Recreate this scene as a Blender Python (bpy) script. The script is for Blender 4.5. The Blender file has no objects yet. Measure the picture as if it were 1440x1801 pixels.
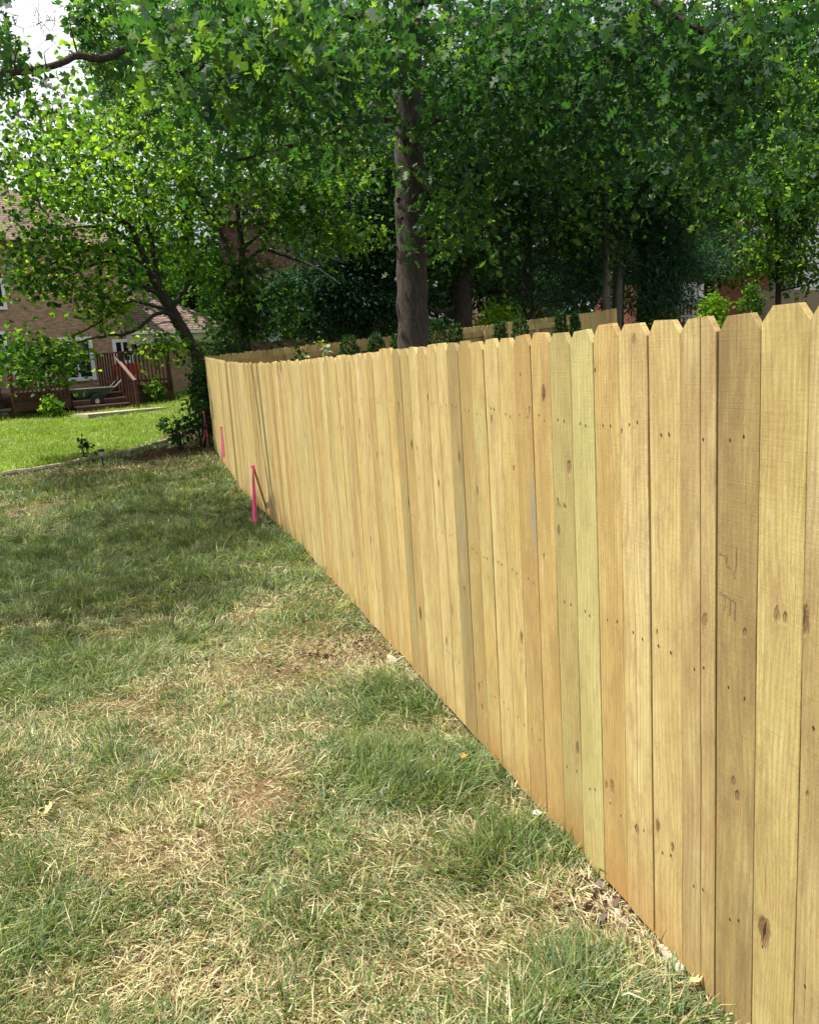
import bpy, math, random
import numpy as np
from mathutils import Vector, Matrix
random.seed(7); rng = np.random.default_rng(7)
sc = bpy.context.scene
COL = sc.collection

# ------------------------------------------------------------------ camera
EYE = np.array([0.0, 0.0, 1.76]); FPX = 1442.0; PW, PH = 1440.0, 1801.0
_p, _r = math.radians(10.5), math.radians(-3.75)
FW = np.array([0, math.cos(_p), -math.sin(_p)]); _rt = np.array([1., 0, 0]); _up = np.cross(_rt, FW)
CR = math.cos(_r)*_rt + math.sin(_r)*_up; CU = -math.sin(_r)*_rt + math.cos(_r)*_up
cam_d = bpy.data.cameras.new('camera'); cam = bpy.data.objects.new('camera', cam_d); COL.objects.link(cam)
cam_d.sensor_width = 36; cam_d.lens = 36*FPX/PH; cam_d.clip_start = 0.05; cam_d.clip_end = 600
M = Matrix.Identity(4)
for i in range(3):
    M[i][0], M[i][1], M[i][2], M[i][3] = CR[i], CU[i], -FW[i], EYE[i]
cam.matrix_world = M
sc.camera = cam

# ------------------------------------------------------------------ sky, sun, exposure
SUN_EL = math.radians(67); SUN_H = np.array([-0.98, 0.10])        # horizontal direction TOWARDS the sun
SUN_H = SUN_H/np.hypot(*SUN_H)
world = bpy.data.worlds.new('World'); sc.world = world; world.use_nodes = True
wn = world.node_tree.nodes; wl = world.node_tree.links
bg = wn['Background']; sky = wn.new('ShaderNodeTexSky'); sky.sky_type = 'NISHITA'; sky.sun_disc = False
sky.sun_elevation = SUN_EL; sky.sun_rotation = math.atan2(SUN_H[0], SUN_H[1])
sky.air_density = 1.0; sky.dust_density = 5.0; sky.ozone_density = 0.6
_tc = wn.new('ShaderNodeTexCoord'); _cn = wn.new('ShaderNodeTexNoise'); _cn.inputs['Scale'].default_value = 2.2; _cn.inputs['Detail'].default_value = 5
_cr = wn.new('ShaderNodeValToRGB'); _cr.color_ramp.elements[0].position = .40; _cr.color_ramp.elements[1].position = .60
_mx = wn.new('ShaderNodeMix'); _mx.data_type = 'RGBA'; _mx.inputs[7].default_value = (9.5, 9.6, 9.8, 1)          # thin bright summer cloud
wl.new(_tc.outputs['Generated'], _cn.inputs['Vector']); wl.new(_cn.outputs[0], _cr.inputs[0]); wl.new(_cr.outputs[0], _mx.inputs[0])
wl.new(sky.outputs[0], _mx.inputs[6]); wl.new(_mx.outputs[2], bg.inputs[0]); bg.inputs[1].default_value = 0.08
sun_d = bpy.data.lights.new('sun', 'SUN'); sun_d.energy = 5.0; sun_d.angle = math.radians(0.53); sun_d.color = (1.0, 0.95, 0.86)
sun = bpy.data.objects.new('sun', sun_d); COL.objects.link(sun)
sv = Vector((SUN_H[0]*math.cos(SUN_EL), SUN_H[1]*math.cos(SUN_EL), math.sin(SUN_EL)))
sun.rotation_euler = sv.to_track_quat('Z', 'Y').to_euler(); sun.location = (-12, -15, 25)
sc.view_settings.view_transform = 'Standard'; sc.view_settings.look = 'None'
sc.view_settings.exposure = 0.90; sc.view_settings.gamma = 1.0; sc.view_settings.use_curve_mapping = False
sc.render.engine = 'CYCLES'
sc.cycles.max_bounces = 8; sc.cycles.transparent_max_bounces = 8; sc.cycles.diffuse_bounces = 3

# ------------------------------------------------------------------ noise, terrain, rays
def _hash(ix, iy, seed):
    h = (ix.astype(np.int64)*374761393 + iy.astype(np.int64)*668265263 + seed*1442695041) & 0x7fffffff
    h = ((h ^ (h >> 13))*1274126177) & 0x7fffffff
    return ((h ^ (h >> 16)) & 0xffff)/65535.0
def vnoise(x, y, seed=0):
    x = np.asarray(x, float); y = np.asarray(y, float)
    ix = np.floor(x); iy = np.floor(y); fx = x-ix; fy = y-iy
    fx = fx*fx*(3-2*fx); fy = fy*fy*(3-2*fy)
    a = _hash(ix, iy, seed); b = _hash(ix+1, iy, seed); c = _hash(ix, iy+1, seed); d = _hash(ix+1, iy+1, seed)
    return (a*(1-fx)+b*fx)*(1-fy) + (c*(1-fx)+d*fx)*fy
def fbm(x, y, seed=0, o=3):
    s = 0; a = .5; t = 0
    for k in range(o):
        s = s + a*vnoise(x*2**k, y*2**k, seed+k*17); t += a; a *= .55
    return s/t
def smooth(a, b, v):
    t = np.clip((np.asarray(v, float)-a)/(b-a), 0, 1); return t*t*(3-2*t)
def H0(x, y):
    x = np.asarray(x, float); y = np.asarray(y, float)
    q = np.clip(y-7.5, 0, 26.0)
    h = 0.0062*q**1.7 + 0.02*np.clip(y-33.5, 0, 40)
    w = smooth(9, 19, y)
    return h + w*(0.03*np.clip(-x-4, 0, 14) + 0.025*np.clip(x+4, 0, 30))
def H(x, y):
    return H0(x, y) + 0.035*(fbm(np.asarray(x)*1.7, np.asarray(y)*1.7, 3, 2)-.5)
def raydir(px, py):
    return FW + CR*(px-PW/2)/FPX - CU*(py-PH/2)/FPX
def at(px, py, Y):
    d = raydir(px, py); return EYE + d*(Y/d[1])
def ground(px, py):
    d = raydir(px, py); t = 1.0
    while t < 90:
        p = EYE + d*t
        if p[2] < H0(p[0], p[1]): break
        t += 0.02
    return p
def ground_at(px, Y, py=640):
    p = at(px, py, Y); p[2] = H(p[0], p[1]); return p

# ------------------------------------------------------------------ object helpers
def tag(o, label=None, cat=None, group=None, kind=None):
    if label: o['label'] = label
    if cat: o['category'] = cat
    if group: o['group'] = group
    if kind: o['kind'] = kind
    return o
def empty(name, loc, label, cat, group=None, rz=0):
    o = bpy.data.objects.new(name, None); COL.objects.link(o); o.location = loc; o.rotation_euler = (0, 0, rz)
    o.empty_display_size = .2
    return tag(o, label, cat, group)
def link(name, me, mat=None, parent=None, loc=None, rot=None):
    o = bpy.data.objects.new(name, me); COL.objects.link(o)
    if mat is not None and not me.materials: me.materials.append(mat)
    if parent is not None: o.parent = parent
    if loc is not None: o.location = loc
    if rot is not None: o.rotation_euler = rot
    return o
class MB:
    def __init__(s): s.v = []; s.f = []
    def add(s, vs, fs):
        b = len(s.v); s.v += [tuple(map(float, v)) for v in vs]; s.f += [tuple(b+i for i in f) for f in fs]; return s
    def box(s, x0, x1, y0, y1, z0, z1):
        vs = [(x, y, z) for x in (x0, x1) for y in (y0, y1) for z in (z0, z1)]
        return s.add(vs, [(0, 1, 3, 2), (4, 6, 7, 5), (0, 4, 5, 1), (2, 3, 7, 6), (0, 2, 6, 4), (1, 5, 7, 3)])
    def beam(s, a, b, w, h, up=(0, 0, 1)):
        a = np.array(a, float); b = np.array(b, float); d = b-a; d = d/np.linalg.norm(d)
        up = np.array(up, float)
        sd = np.cross(d, up)
        if np.linalg.norm(sd) < 1e-4: sd = np.cross(d, (1, 0, 0))
        sd /= np.linalg.norm(sd); u = np.cross(sd, d)
        vs = [p + sd*i*w/2 + u*j*h/2 for p in (a, b) for i, j in ((-1, -1), (1, -1), (1, 1), (-1, 1))]
        return s.add(vs, [(0, 3, 2, 1), (4, 5, 6, 7), (0, 1, 5, 4), (1, 2, 6, 5), (2, 3, 7, 6), (3, 0, 4, 7)])
    def tube(s, pts, rad, n=6, cap=True):
        pts = [np.array(p, float) for p in pts]; b = len(s.v); m = len(pts)
        if np.isscalar(rad): rad = [rad]*m
        prev = None
        for i, p in enumerate(pts):
            d = pts[min(i+1, m-1)]-pts[max(i-1, 0)]; d = d/(np.linalg.norm(d)+1e-9)
            if prev is None:
                u = np.cross(d, (0, 0, 1) if abs(d[2]) < .9 else (1, 0, 0))
            else: u = prev - d*np.dot(prev, d)
            u = u/(np.linalg.norm(u)+1e-9); prev = u; w = np.cross(d, u)
            for k in range(n):
                t = 2*math.pi*k/n; q = p + rad[i]*(math.cos(t)*u + math.sin(t)*w); s.v.append(tuple(q))
        for i in range(m-1):
            for k in range(n):
                s.f.append((b+i*n+k, b+i*n+(k+1) % n, b+(i+1)*n+(k+1) % n, b+(i+1)*n+k))
        if cap:
            s.f.append(tuple(b+k for k in reversed(range(n)))); s.f.append(tuple(b+(m-1)*n+k for k in range(n)))
        return s
    def lathe(s, prof, n=12, c=(0, 0, 0)):
        b = len(s.v); m = len(prof)
        for r, z in prof:
            for k in range(n):
                t = 2*math.pi*k/n; s.v.append((c[0]+r*math.cos(t), c[1]+r*math.sin(t), c[2]+z))
        for i in range(m-1):
            for k in range(n):
                s.f.append((b+i*n+k, b+i*n+(k+1) % n, b+(i+1)*n+(k+1) % n, b+(i+1)*n+k))
        s.f.append(tuple(b+k for k in reversed(range(n)))); s.f.append(tuple(b+(m-1)*n+k for k in range(n)))
        return s
    def mesh(s, name, smooth_=False):
        me = bpy.data.meshes.new(name); me.from_pydata(s.v, [], s.f); me.update()
        if smooth_: me.polygons.foreach_set('use_smooth', [True]*len(me.polygons))
        return me
    def obj(s, name, mat, parent=None, loc=None, rot=None, smooth_=False):
        return link(name, s.mesh(name, smooth_), mat, parent, loc, rot)
def ngon_mesh(name, V, k, attrs, smooth_=False):
    """V: (N,k,3) points of N k-gons; attrs: {name: (N,) or (N,k) floats or (N,k,4) colours}"""
    N = V.shape[0]; me = bpy.data.meshes.new(name)
    me.vertices.add(N*k); me.vertices.foreach_set('co', np.ascontiguousarray(V.reshape(-1), dtype=np.float32))
    me.loops.add(N*k); me.loops.foreach_set('vertex_index', np.arange(N*k, dtype=np.int32))
    me.polygons.add(N); me.polygons.foreach_set('loop_start', np.arange(0, N*k, k, dtype=np.int32))
    me.update(calc_edges=True)
    for nm, a in attrs.items():
        if a.ndim == 3:
            t = me.attributes.new(nm, 'FLOAT_COLOR', 'POINT'); t.data.foreach_set('color', np.ascontiguousarray(a.reshape(-1), dtype=np.float32))
        else:
            if a.ndim == 1: a = np.repeat(a[:, None], k, 1)
            t = me.attributes.new(nm, 'FLOAT', 'POINT'); t.data.foreach_set('value', np.ascontiguousarray(a.reshape(-1), dtype=np.float32))
    if smooth_: me.polygons.foreach_set('use_smooth', np.ones(N, dtype=bool))
    return me

# ------------------------------------------------------------------ materials
class NT:
    def __init__(s, name):
        s.m = bpy.data.materials.new(name); s.m.use_nodes = True; s.t = s.m.node_tree; s.n = s.t.nodes
        s.p = s.n['Principled BSDF']; s.out = s.n['Material Output']
    def new(s, typ, **kw):
        nd = s.n.new(typ)
        for k, v in kw.items():
            if k.startswith('i_'): nd.inputs[k[2:].replace('_', ' ')].default_value = v
            else: setattr(nd, k, v)
        return nd
    def l(s, a, b): s.t.links.new(a, b); return s
    def math(s, op, a, b=None, c=None, clamp=False):
        nd = s.n.new('ShaderNodeMath'); nd.operation = op; nd.use_clamp = clamp
        for i, v in enumerate((a, b, c)):
            if v is None: continue
            if isinstance(v, (int, float)): nd.inputs[i].default_value = v
            else: s.l(v, nd.inputs[i])
        return nd.outputs[0]
    def mix(s, f, a, b, mode='MIX'):
        nd = s.n.new('ShaderNodeMix'); nd.data_type = 'RGBA'; nd.blend_type = mode
        for sock, v in ((nd.inputs[0], f), (nd.inputs[6], a), (nd.inputs[7], b)):
            if isinstance(v, (int, float)): sock.default_value = v
            elif isinstance(v, tuple): sock.default_value = v if len(v) == 4 else (*v, 1)
            else: s.l(v, sock)
        return nd.outputs[2]
    def ramp(s, f, stops, interp='LINEAR'):
        nd = s.n.new('ShaderNodeValToRGB'); r = nd.color_ramp; r.interpolation = interp
        while len(r.elements) < len(stops): r.elements.new(.5)
        for e, (p, c) in zip(r.elements, stops):
            e.position = p; e.color = (*c, 1) if isinstance(c, tuple) else (c, c, c, 1)
        s.l(f, nd.inputs[0]); return nd.outputs[0]
    def noise(s, vec, scale, detail=3, rough=.5, dist=0):
        nd = s.n.new('ShaderNodeTexNoise'); nd.inputs['Scale'].default_value = scale; nd.inputs['Detail'].default_value = detail
        nd.inputs['Roughness'].default_value = rough; nd.inputs['Distortion'].default_value = dist
        if vec is not None: s.l(vec, nd.inputs['Vector'])
        return nd.outputs[0]
    def coord(s, out='Object'):
        return s.n.new('ShaderNodeTexCoord').outputs[out]
    def mapping(s, vec, scale=(1, 1, 1), loc=None):
        nd = s.n.new('ShaderNodeMapping'); nd.inputs['Scale'].default_value = scale; s.l(vec, nd.inputs['Vector'])
        if loc is not None:
            if isinstance(loc, tuple): nd.inputs['Location'].default_value = loc
            else: s.l(loc, nd.inputs['Location'])
        return nd.outputs[0]
    def attr(s, name, typ='GEOMETRY', out='Fac'):
        nd = s.n.new('ShaderNodeAttribute'); nd.attribute_name = name; nd.attribute_type = typ; return nd.outputs[out]
    def bump(s, h, strength=.3, dist=.01, normal=None):
        nd = s.n.new('ShaderNodeBump'); nd.inputs['Strength'].default_value = strength; nd.inputs['Distance'].default_value = dist
        s.l(h, nd.inputs['Height'])
        if normal is not None: s.l(normal, nd.inputs['Normal'])
        return nd.outputs[0]
    def set(s, base=None, rough=None, spec=None, metal=None, normal=None):
        for key, v in (('Base Color', base), ('Roughness', rough), ('Specular IOR Level', spec), ('Metallic', metal), ('Normal', normal)):
            if v is None: continue
            if isinstance(v, (int, float)): s.p.inputs[key].default_value = v
            elif isinstance(v, tuple): s.p.inputs[key].default_value = (*v, 1)
            else: s.l(v, s.p.inputs[key])
        return s

def mat_pine(name='new_pine', grey=0.0):
    n = NT(name); co = n.coord()
    oi = n.n.new('ShaderNodeObjectInfo'); rnd = oi.outputs['Random']
    off = n.n.new('ShaderNodeCombineXYZ')
    n.l(n.math('MULTIPLY', rnd, 37.0), off.inputs[0]); n.l(n.math('MULTIPLY', rnd, 91.0), off.inputs[1]); n.l(n.math('MULTIPLY', rnd, 53.0), off.inputs[2])
    sep = n.n.new('ShaderNodeSeparateXYZ'); n.l(co, sep.inputs[0]); X, Z = sep.outputs[0], sep.outputs[2]
    fine = n.noise(n.mapping(co, (230, 40, 5), off.outputs[0]), 1.0, 4, .65)
    wob = n.noise(n.mapping(co, (5, 2, 1.3), off.outputs[0]), 1.0, 2, .5)
    # up to three knots per board: (x, z, radius) and a darkness each
    knots = []; warp = 0.0
    kn_n = n.noise(n.mapping(co, (75, 10, 34), off.outputs[0]), 1.0, 3, .6)
    for q in 'abc':
        a = n.n.new('ShaderNodeAttribute'); a.attribute_name = 'knot_'+q; a.attribute_type = 'OBJECT'
        sk = n.n.new('ShaderNodeSeparateXYZ'); n.l(a.outputs['Vector'], sk.inputs[0])
        dx = n.math('SUBTRACT', X, sk.outputs[0]); dzk = n.math('MULTIPLY', n.math('SUBTRACT', Z, sk.outputs[1]), .52)
        dd = n.math('SQRT', n.math('ADD', n.math('MULTIPLY', dx, dx), n.math('MULTIPLY', dzk, dzk)))
        rel = n.math('DIVIDE', dd, n.math('MAXIMUM', sk.outputs[2], .0004))
        rel = n.math('ADD', rel, n.math('MULTIPLY', n.math('SUBTRACT', kn_n, .5), 1.1))
        gate = n.math('GREATER_THAN', sk.outputs[2], .001)
        dzh = n.math('MULTIPLY', dzk, .42); hd = n.math('DIVIDE', n.math('SQRT', n.math('ADD', n.math('MULTIPLY', dx, dx), n.math('MULTIPLY', dzh, dzh))), n.math('MAXIMUM', sk.outputs[2], .0004))
        halo = n.math('MULTIPLY', gate, n.math('POWER', 2.718, n.math('MULTIPLY', n.math('ADD', hd, n.math('MULTIPLY', n.math('SUBTRACT', kn_n, .5), 1.2)), -.75)), None, True)
        core = n.math('MULTIPLY', gate, n.math('SUBTRACT', 1.0, n.math('MULTIPLY', n.math('SUBTRACT', rel, .55), 1.9), None, True))
        rim = n.math('MULTIPLY', n.math('MULTIPLY', gate, n.math('SUBTRACT', 1.0, n.math('MULTIPLY', n.math('ABSOLUTE', n.math('SUBTRACT', rel, .85)), 3.6), None, True)), n.ramp(n.noise(n.mapping(co, (130, 10, 60), off.outputs[0]), 1.0, 2), [(.42, 0.0), (.58, 1.0)]))
        slit = n.math('MULTIPLY', gate, n.math('LESS_THAN', n.math('ADD', n.math('ABSOLUTE', n.math('ADD', dx, n.math('MULTIPLY', dzk, .35))), n.math('MULTIPLY', n.math('ABSOLUTE', dzk), .22)), n.math('MULTIPLY', sk.outputs[2], n.math('MULTIPLY', kn_n, .42))))
        knots.append((halo, core, rim, n.attr('knot_dark_'+q, 'OBJECT'), slit))
        warp = n.math('ADD', warp, n.math('MULTIPLY', halo, 2.6))
    # growth rings seen on the sawn face: bands over x bent by slow noise along z
    ring_in = n.math('ADD', n.math('MULTIPLY', X, n.math('ADD', 34.0, n.math('MULTIPLY', rnd, 40.0))), n.math('ADD', n.math('ADD', n.math('MULTIPLY', wob, 6.0), warp), n.math('MULTIPLY', rnd, 20.0)))
    ring = n.math('POWER', n.math('ABSOLUTE', n.math('SINE', n.math('MULTIPLY', ring_in, 3.14159))), 2.2)
    blotch = n.noise(n.mapping(co, (9, 4, 1.6), off.outputs[0]), 1.0, 3, .6)
    patch = n.noise(n.mapping(co, (3, 3, 1.1), off.outputs[0]), 2.0, 2, .5)
    base = n.ramp(blotch, [(.25, (.40, .315, .120)), (.5, (.55, .452, .188)), (.75, (.66, .575, .285))])
    base = n.mix(n.math('MULTIPLY', ring, .42), base, (.33, .215, .085))
    streak = n.ramp(fine, [(.3, 0.0), (.75, 1.0)])
    base = n.mix(n.math('MULTIPLY', streak, .56), base, (.29, .20, .09))
    # board to board tone
    tone = n.ramp(n.math('FRACT', n.math('MULTIPLY', rnd, 7.31)), [(0.0, (.72, .65, .54)), (.2, (1.0, .97, .90)), (.45, (1.12, 1.12, 1.14)), (.65, (.96, .98, .88)), (.82, (1.08, 1.0, .86)), (1.0, (.80, .70, .58))])
    base = n.mix(1.0, base, tone, 'MULTIPLY')
    grn = n.ramp(n.math('MULTIPLY', patch, n.math('FRACT', n.math('MULTIPLY', rnd, 13.7))), [(.36, 0.0), (.62, .5)])
    base = n.mix(grn, base, (.33, .35, .15))
    brn = n.ramp(n.math('MULTIPLY', n.noise(n.mapping(co, (6, 3, 1.5), off.outputs[0]), 1.7, 3), n.math('FRACT', n.math('MULTIPLY', rnd, 29.3))), [(.35, 0.0), (.6, .6)])
    base = n.mix(brn, base, (.32, .19, .08))
    mott = n.noise(n.mapping(co, (26, 10, 9), off.outputs[0]), 1.0, 5, .7)
    base = n.mix(n.ramp(mott, [(.48, 0.0), (.70, .55)]), base, (.27, .185, .08))
    base = n.mix(n.ramp(mott, [(.25, .4), (.42, 0.0)]), base, (.58, .49, .30))
    kcore = 0.0
    for halo, core, rim, dk, slit in knots:
        base = n.mix(n.math('MULTIPLY', halo, .62), base, (.33, .205, .085))
        base = n.mix(n.math('MULTIPLY', core, n.math('ADD', .38, n.math('MULTIPLY', dk, .55))), base, n.mix(n.math('MULTIPLY', dk, kn_n), (.27, .150, .062), (.012, .007, .005)))
        base = n.mix(n.math('MULTIPLY', rim, .62), base, (.07, .032, .014))
        base = n.mix(n.math('MULTIPLY', slit, n.math('ADD', .25, n.math('MULTIPLY', dk, .7))), base, (.02, .010, .006))
        kcore = n.math('ADD', kcore, core)
    # resin pockets and short dark checks
    chk = n.noise(n.mapping(co, (120, 20, 3.0), off.outputs[0]), 1.0, 1, .4)
    base = n.mix(n.math('MULTIPLY', n.math('GREATER_THAN', chk, .775), .6), base, (.17, .065, .022))
    # rusty damp foot of some boards
    foot = n.math('MULTIPLY', n.math('SUBTRACT', 1.0, n.math('DIVIDE', Z, n.math('ADD', .05, n.math('MULTIPLY', wob, .28))), None, True), n.math('FRACT', n.math('MULTIPLY', rnd, 5.17)))
    base = n.mix(n.math('MULTIPLY', foot, n.math('MULTIPLY', mott, .9)), base, (.33, .16, .05))
    f2 = n.math('MULTIPLY', n.attr('foot', 'OBJECT'), n.math('SUBTRACT', 1.0, n.math('DIVIDE', Z, n.math('ADD', .12, n.math('MULTIPLY', wob, .30))), None, True))
    base = n.mix(n.math('MULTIPLY', f2, .9), base, (.36, .165, .045))
    # marked boards: green cast, brown weathering, blue stain, long heart crack
    gz = n.ramp(n.noise(n.mapping(co, (4, 1, 2.4)), 1.0, 2), [(.25, .35), (.7, 1.0)])
    base = n.mix(n.math('MULTIPLY', n.attr('green', 'OBJECT'), n.math('MULTIPLY', gz, .62)), base, (.30, .36, .125))
    dz = n.ramp(n.noise(n.mapping(co, (14, 1, 3.2), off.outputs[0]), 1.0, 4, .65), [(.3, .35), (.7, 1.0)])
    base = n.mix(n.math('MULTIPLY', n.attr('weathered', 'OBJECT'), n.math('MULTIPLY', dz, .8)), base, (.17, .115, .05))
    bx = n.math('SUBTRACT', 1.0, n.math('MULTIPLY', n.math('ABSOLUTE', n.math('SUBTRACT', X, n.attr('blue_x', 'OBJECT'))), 26.0), None, True)
    bz = n.math('SUBTRACT', 1.0, n.math('MULTIPLY', n.math('ABSOLUTE', n.math('SUBTRACT', Z, n.attr('blue_z', 'OBJECT'))), 5.5), None, True)
    base = n.mix(n.math('MULTIPLY', n.math('MULTIPLY', bx, bz), n.math('MULTIPLY', n.attr('blue', 'OBJECT'), n.math('ADD', .4, blotch))), base, (.20, .20, .18))
    cx = n.math('ADD', n.attr('crack_x', 'OBJECT'), n.math('MULTIPLY', n.math('SUBTRACT', n.noise(n.mapping(co, (0, 0, 2.3)), 1.0, 3), .5), .010))
    cd = n.math('ABSOLUTE', n.math('SUBTRACT', X, cx))
    cw = n.math('MULTIPLY', n.attr('crack', 'OBJECT'), n.math('MULTIPLY', .0022, n.math('ADD', .35, n.noise(n.mapping(co, (0, 0, 5)), 1.0, 2))))
    crk = n.math('LESS_THAN', cd, cw)
    base = n.mix(n.math('MULTIPLY', crk, .9), base, (.075, .02, .010))
    if grey: base = n.mix(grey, base, (.20, .18, .15))
    fuzz = n.noise(n.mapping(co, (420, 300, 60)), 1.0, 3, .7)
    mid = n.noise(n.mapping(co, (60, 40, 18), off.outputs[0]), 1.0, 3, .6)
    saw = n.noise(n.mapping(co, (7, 7, 210), off.outputs[0]), 1.0, 3, .6)
    fuzz = n.math('ADD', fuzz, n.math('MULTIPLY', saw, .38))
    base = n.mix(n.ramp(saw, [(.5, 0.0), (.8, .10)]), base, (.30, .21, .10))
    hgt = n.math('ADD', n.math('ADD', n.math('MULTIPLY', fuzz, .5), n.math('MULTIPLY', mid, .6)), n.math('ADD', n.math('MULTIPLY', streak, -.3), n.math('MULTIPLY', n.math('ADD', crk, kcore), -.8)))
    n.set(base=base, rough=.78, spec=.25, normal=n.bump(hgt, .8, .004))
    return n.m

def mat_simple(name, col, rough=.6, spec=.4, metal=0, var=.25, vscale=6, bump=.0, stretch=(1, 1, 1)):
    n = NT(name); co = n.mapping(n.coord(), stretch)
    f = n.noise(co, vscale, 4, .6)
    dark = tuple(c*(1-var) for c in col); lite = tuple(min(1, c*(1+var)) for c in col)
    n.set(base=n.ramp(f, [(.3, dark), (.7, lite)]), rough=rough, spec=spec, metal=metal)
    if bump: n.set(normal=n.bump(n.noise(co, vscale*6, 4, .6), bump, .01))
    return n.m

def mat_brick(name, c1, c2, mortar, rot=None):
    n = NT(name); co = n.coord()
    sp = n.n.new('ShaderNodeSeparateXYZ'); n.l(co, sp.inputs[0]); cb = n.n.new('ShaderNodeCombineXYZ')
    n.l(n.math('ADD', sp.outputs[0], sp.outputs[1]), cb.inputs[0]); n.l(sp.outputs[2], cb.inputs[1])
    b = n.n.new('ShaderNodeTexBrick'); n.l(cb.outputs[0], b.inputs['Vector'])
    b.inputs['Color1'].default_value = (*c1, 1); b.inputs['Color2'].default_value = (*c2, 1); b.inputs['Mortar'].default_value = (*mortar, 1)
    b.inputs['Scale'].default_value = 1.0; b.inputs['Brick Width'].default_value = .215; b.inputs['Row Height'].default_value = .075
    b.inputs['Mortar Size'].default_value = .006; b.inputs['Bias'].default_value = -.1; b.inputs['Mortar Smooth'].default_value = .2
    v = n.noise(n.mapping(cb.outputs[0], (4.6, 13.3, 1)), 1.0, 1)
    col = n.mix(n.ramp(v, [(.35, 0.0), (.7, .75)]), b.outputs['Color'], tuple(c*.36 for c in c1))
    col = n.mix(n.math('MULTIPLY', n.noise(co, .9, 4), .4), col, tuple(c*.7 for c in c2))
    n.set(base=col, rough=.9, spec=.2, normal=n.bump(b.outputs['Fac'], -.6, .01))
    return n.m

def mat_leaf(name, dark, mid, lite, trans=.42, rough=.55):
    n = NT(name)
    t = n.attr('tint')
    col = n.ramp(t, [(0.0, dark), (.5, mid), (1.0, lite)])
    n.set(base=col, rough=rough, spec=.18)
    tr = n.new('ShaderNodeBsdfTranslucent')
    n.l(n.mix(1.0, col, (2.3, 2.3, .9, 1), 'MULTIPLY'), tr.inputs[0])
    mx = n.new('ShaderNodeMixShader'); mx.inputs[0].default_value = trans
    n.l(n.p.outputs[0], mx.inputs[1]); n.l(tr.outputs[0], mx.inputs[2]); n.l(mx.outputs[0], n.out.inputs[0])
    return n.m
def mat_blade(name):
    n = NT(name); col = n.attr('col', out='Color')
    n.set(base=col, rough=.5, spec=.3)
    tr = n.new('ShaderNodeBsdfTranslucent'); n.l(n.mix(1.0, col, (1.3, 1.4, .8, 1), 'MULTIPLY'), tr.inputs[0])
    mx = n.new('ShaderNodeMixShader'); mx.inputs[0].default_value = .28
    n.l(n.p.outputs[0], mx.inputs[1]); n.l(tr.outputs[0], mx.inputs[2]); n.l(mx.outputs[0], n.out.inputs[0])
    return n.m
def mat_ground(name):
    n = NT(name); co = n.coord(); col = n.attr('col', out='Color')
    f = n.noise(co, 55, 5, .7); g = n.noise(n.mapping(co, (1, 1, 1)), 9, 4, .6)
    c = n.mix(n.ramp(f, [(.35, 0.0), (.7, .8)]), col, n.mix(1.0, col, (.42, .38, .34, 1), 'MULTIPLY'))
    c = n.mix(n.math('MULTIPLY', g, .35), c, n.mix(1.0, col, (1.25, 1.2, 1.1, 1), 'MULTIPLY'))
    n.set(base=c, rough=.95, spec=.1, normal=n.bump(f, .8, .02))
    return n.m
def mat_bark(name, c1, c2, scale=1.0, strength=.9):
    n = NT(name); co = n.coord()
    f = n.noise(n.mapping(co, (16*scale, 16*scale, 3.2*scale)), 1.0, 6, .68, .6)
    g = n.noise(co, 2.2, 3)
    c = n.ramp(f, [(.32, tuple(v*.45 for v in c1)), (.52, c1), (.75, c2)])
    c = n.mix(n.math('MULTIPLY', g, .5), c, tuple(v*.7 for v in c1))
    n.set(base=c, rough=.95, spec=.15, normal=n.bump(f, strength, .03))
    return n.m

PINE = mat_pine()
PINE_GREY = mat_pine('weathered_pine', .75)
NAIL = mat_simple('nail_dark', (.035, .025, .02), .6)
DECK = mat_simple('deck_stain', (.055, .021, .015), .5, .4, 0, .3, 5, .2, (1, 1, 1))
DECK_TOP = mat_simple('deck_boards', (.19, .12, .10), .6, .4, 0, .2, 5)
WHITE = mat_simple('white_paint', (.80, .80, .78), .4, .4, 0, .04)
CREAM = mat_simple('cream_trim', (.52, .50, .36), .6, .3, 0, .06)
BRICK_A = mat_brick('brown_brick', (.52, .34, .225), (.40, .255, .165), (.46, .37, .28))
BRICK_B = mat_brick('pink_brick', (.20, .10, .08), (.15, .075, .06), (.17, .14, .125))
BRICK_C = mat_brick('red_brick', (.24, .085, .05), (.19, .06, .036), (.19, .14, .11))
CONC = mat_simple('concrete', (.34, .30, .23), .9, .2, 0, .2, 20, .4)
STONE = mat_simple('edging_stone', (.24, .20, .15), .9, .2, 0, .35, 9, .5)
GLASS = mat_simple('dark_glass', (.012, .016, .030), .08, .6, 0, .2)
BLACKP = mat_simple('black_plastic', (.012, .012, .013), .7, .25)
RUBBER = mat_simple('tyre_rubber', (.018, .018, .018), .8, .3)
GREENP = mat_simple('green_plastic', (.016, .040, .026), .5, .4)
STEEL = mat_simple('steel_tube', (.45, .45, .44), .35, .5, .8)
def mat_ribbon():
    n = NT('pink_ribbon'); n.set(base=(.95, .24, .46), rough=.4, spec=.4)
    tr = n.new('ShaderNodeBsdfTranslucent'); tr.inputs[0].default_value = (1.0, .26, .52, 1)
    mx = n.new('ShaderNodeMixShader'); mx.inputs[0].default_value = .5
    n.l(n.p.outputs[0], mx.inputs[1]); n.l(tr.outputs[0], mx.inputs[2]); n.l(mx.outputs[0], n.out.inputs[0]); return n.m
PINK = mat_ribbon()
STICK = mat_simple('stake_wood', (.40, .26, .13), .8, .2, 0, .2, 20)
ORANGE = mat_simple('red_orange_fabric', (.45, .06, .025), .6, .3)
PAPER = mat_simple('white_scrap', (.75, .74, .72), .7, .3, 0, .06, 30)
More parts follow.
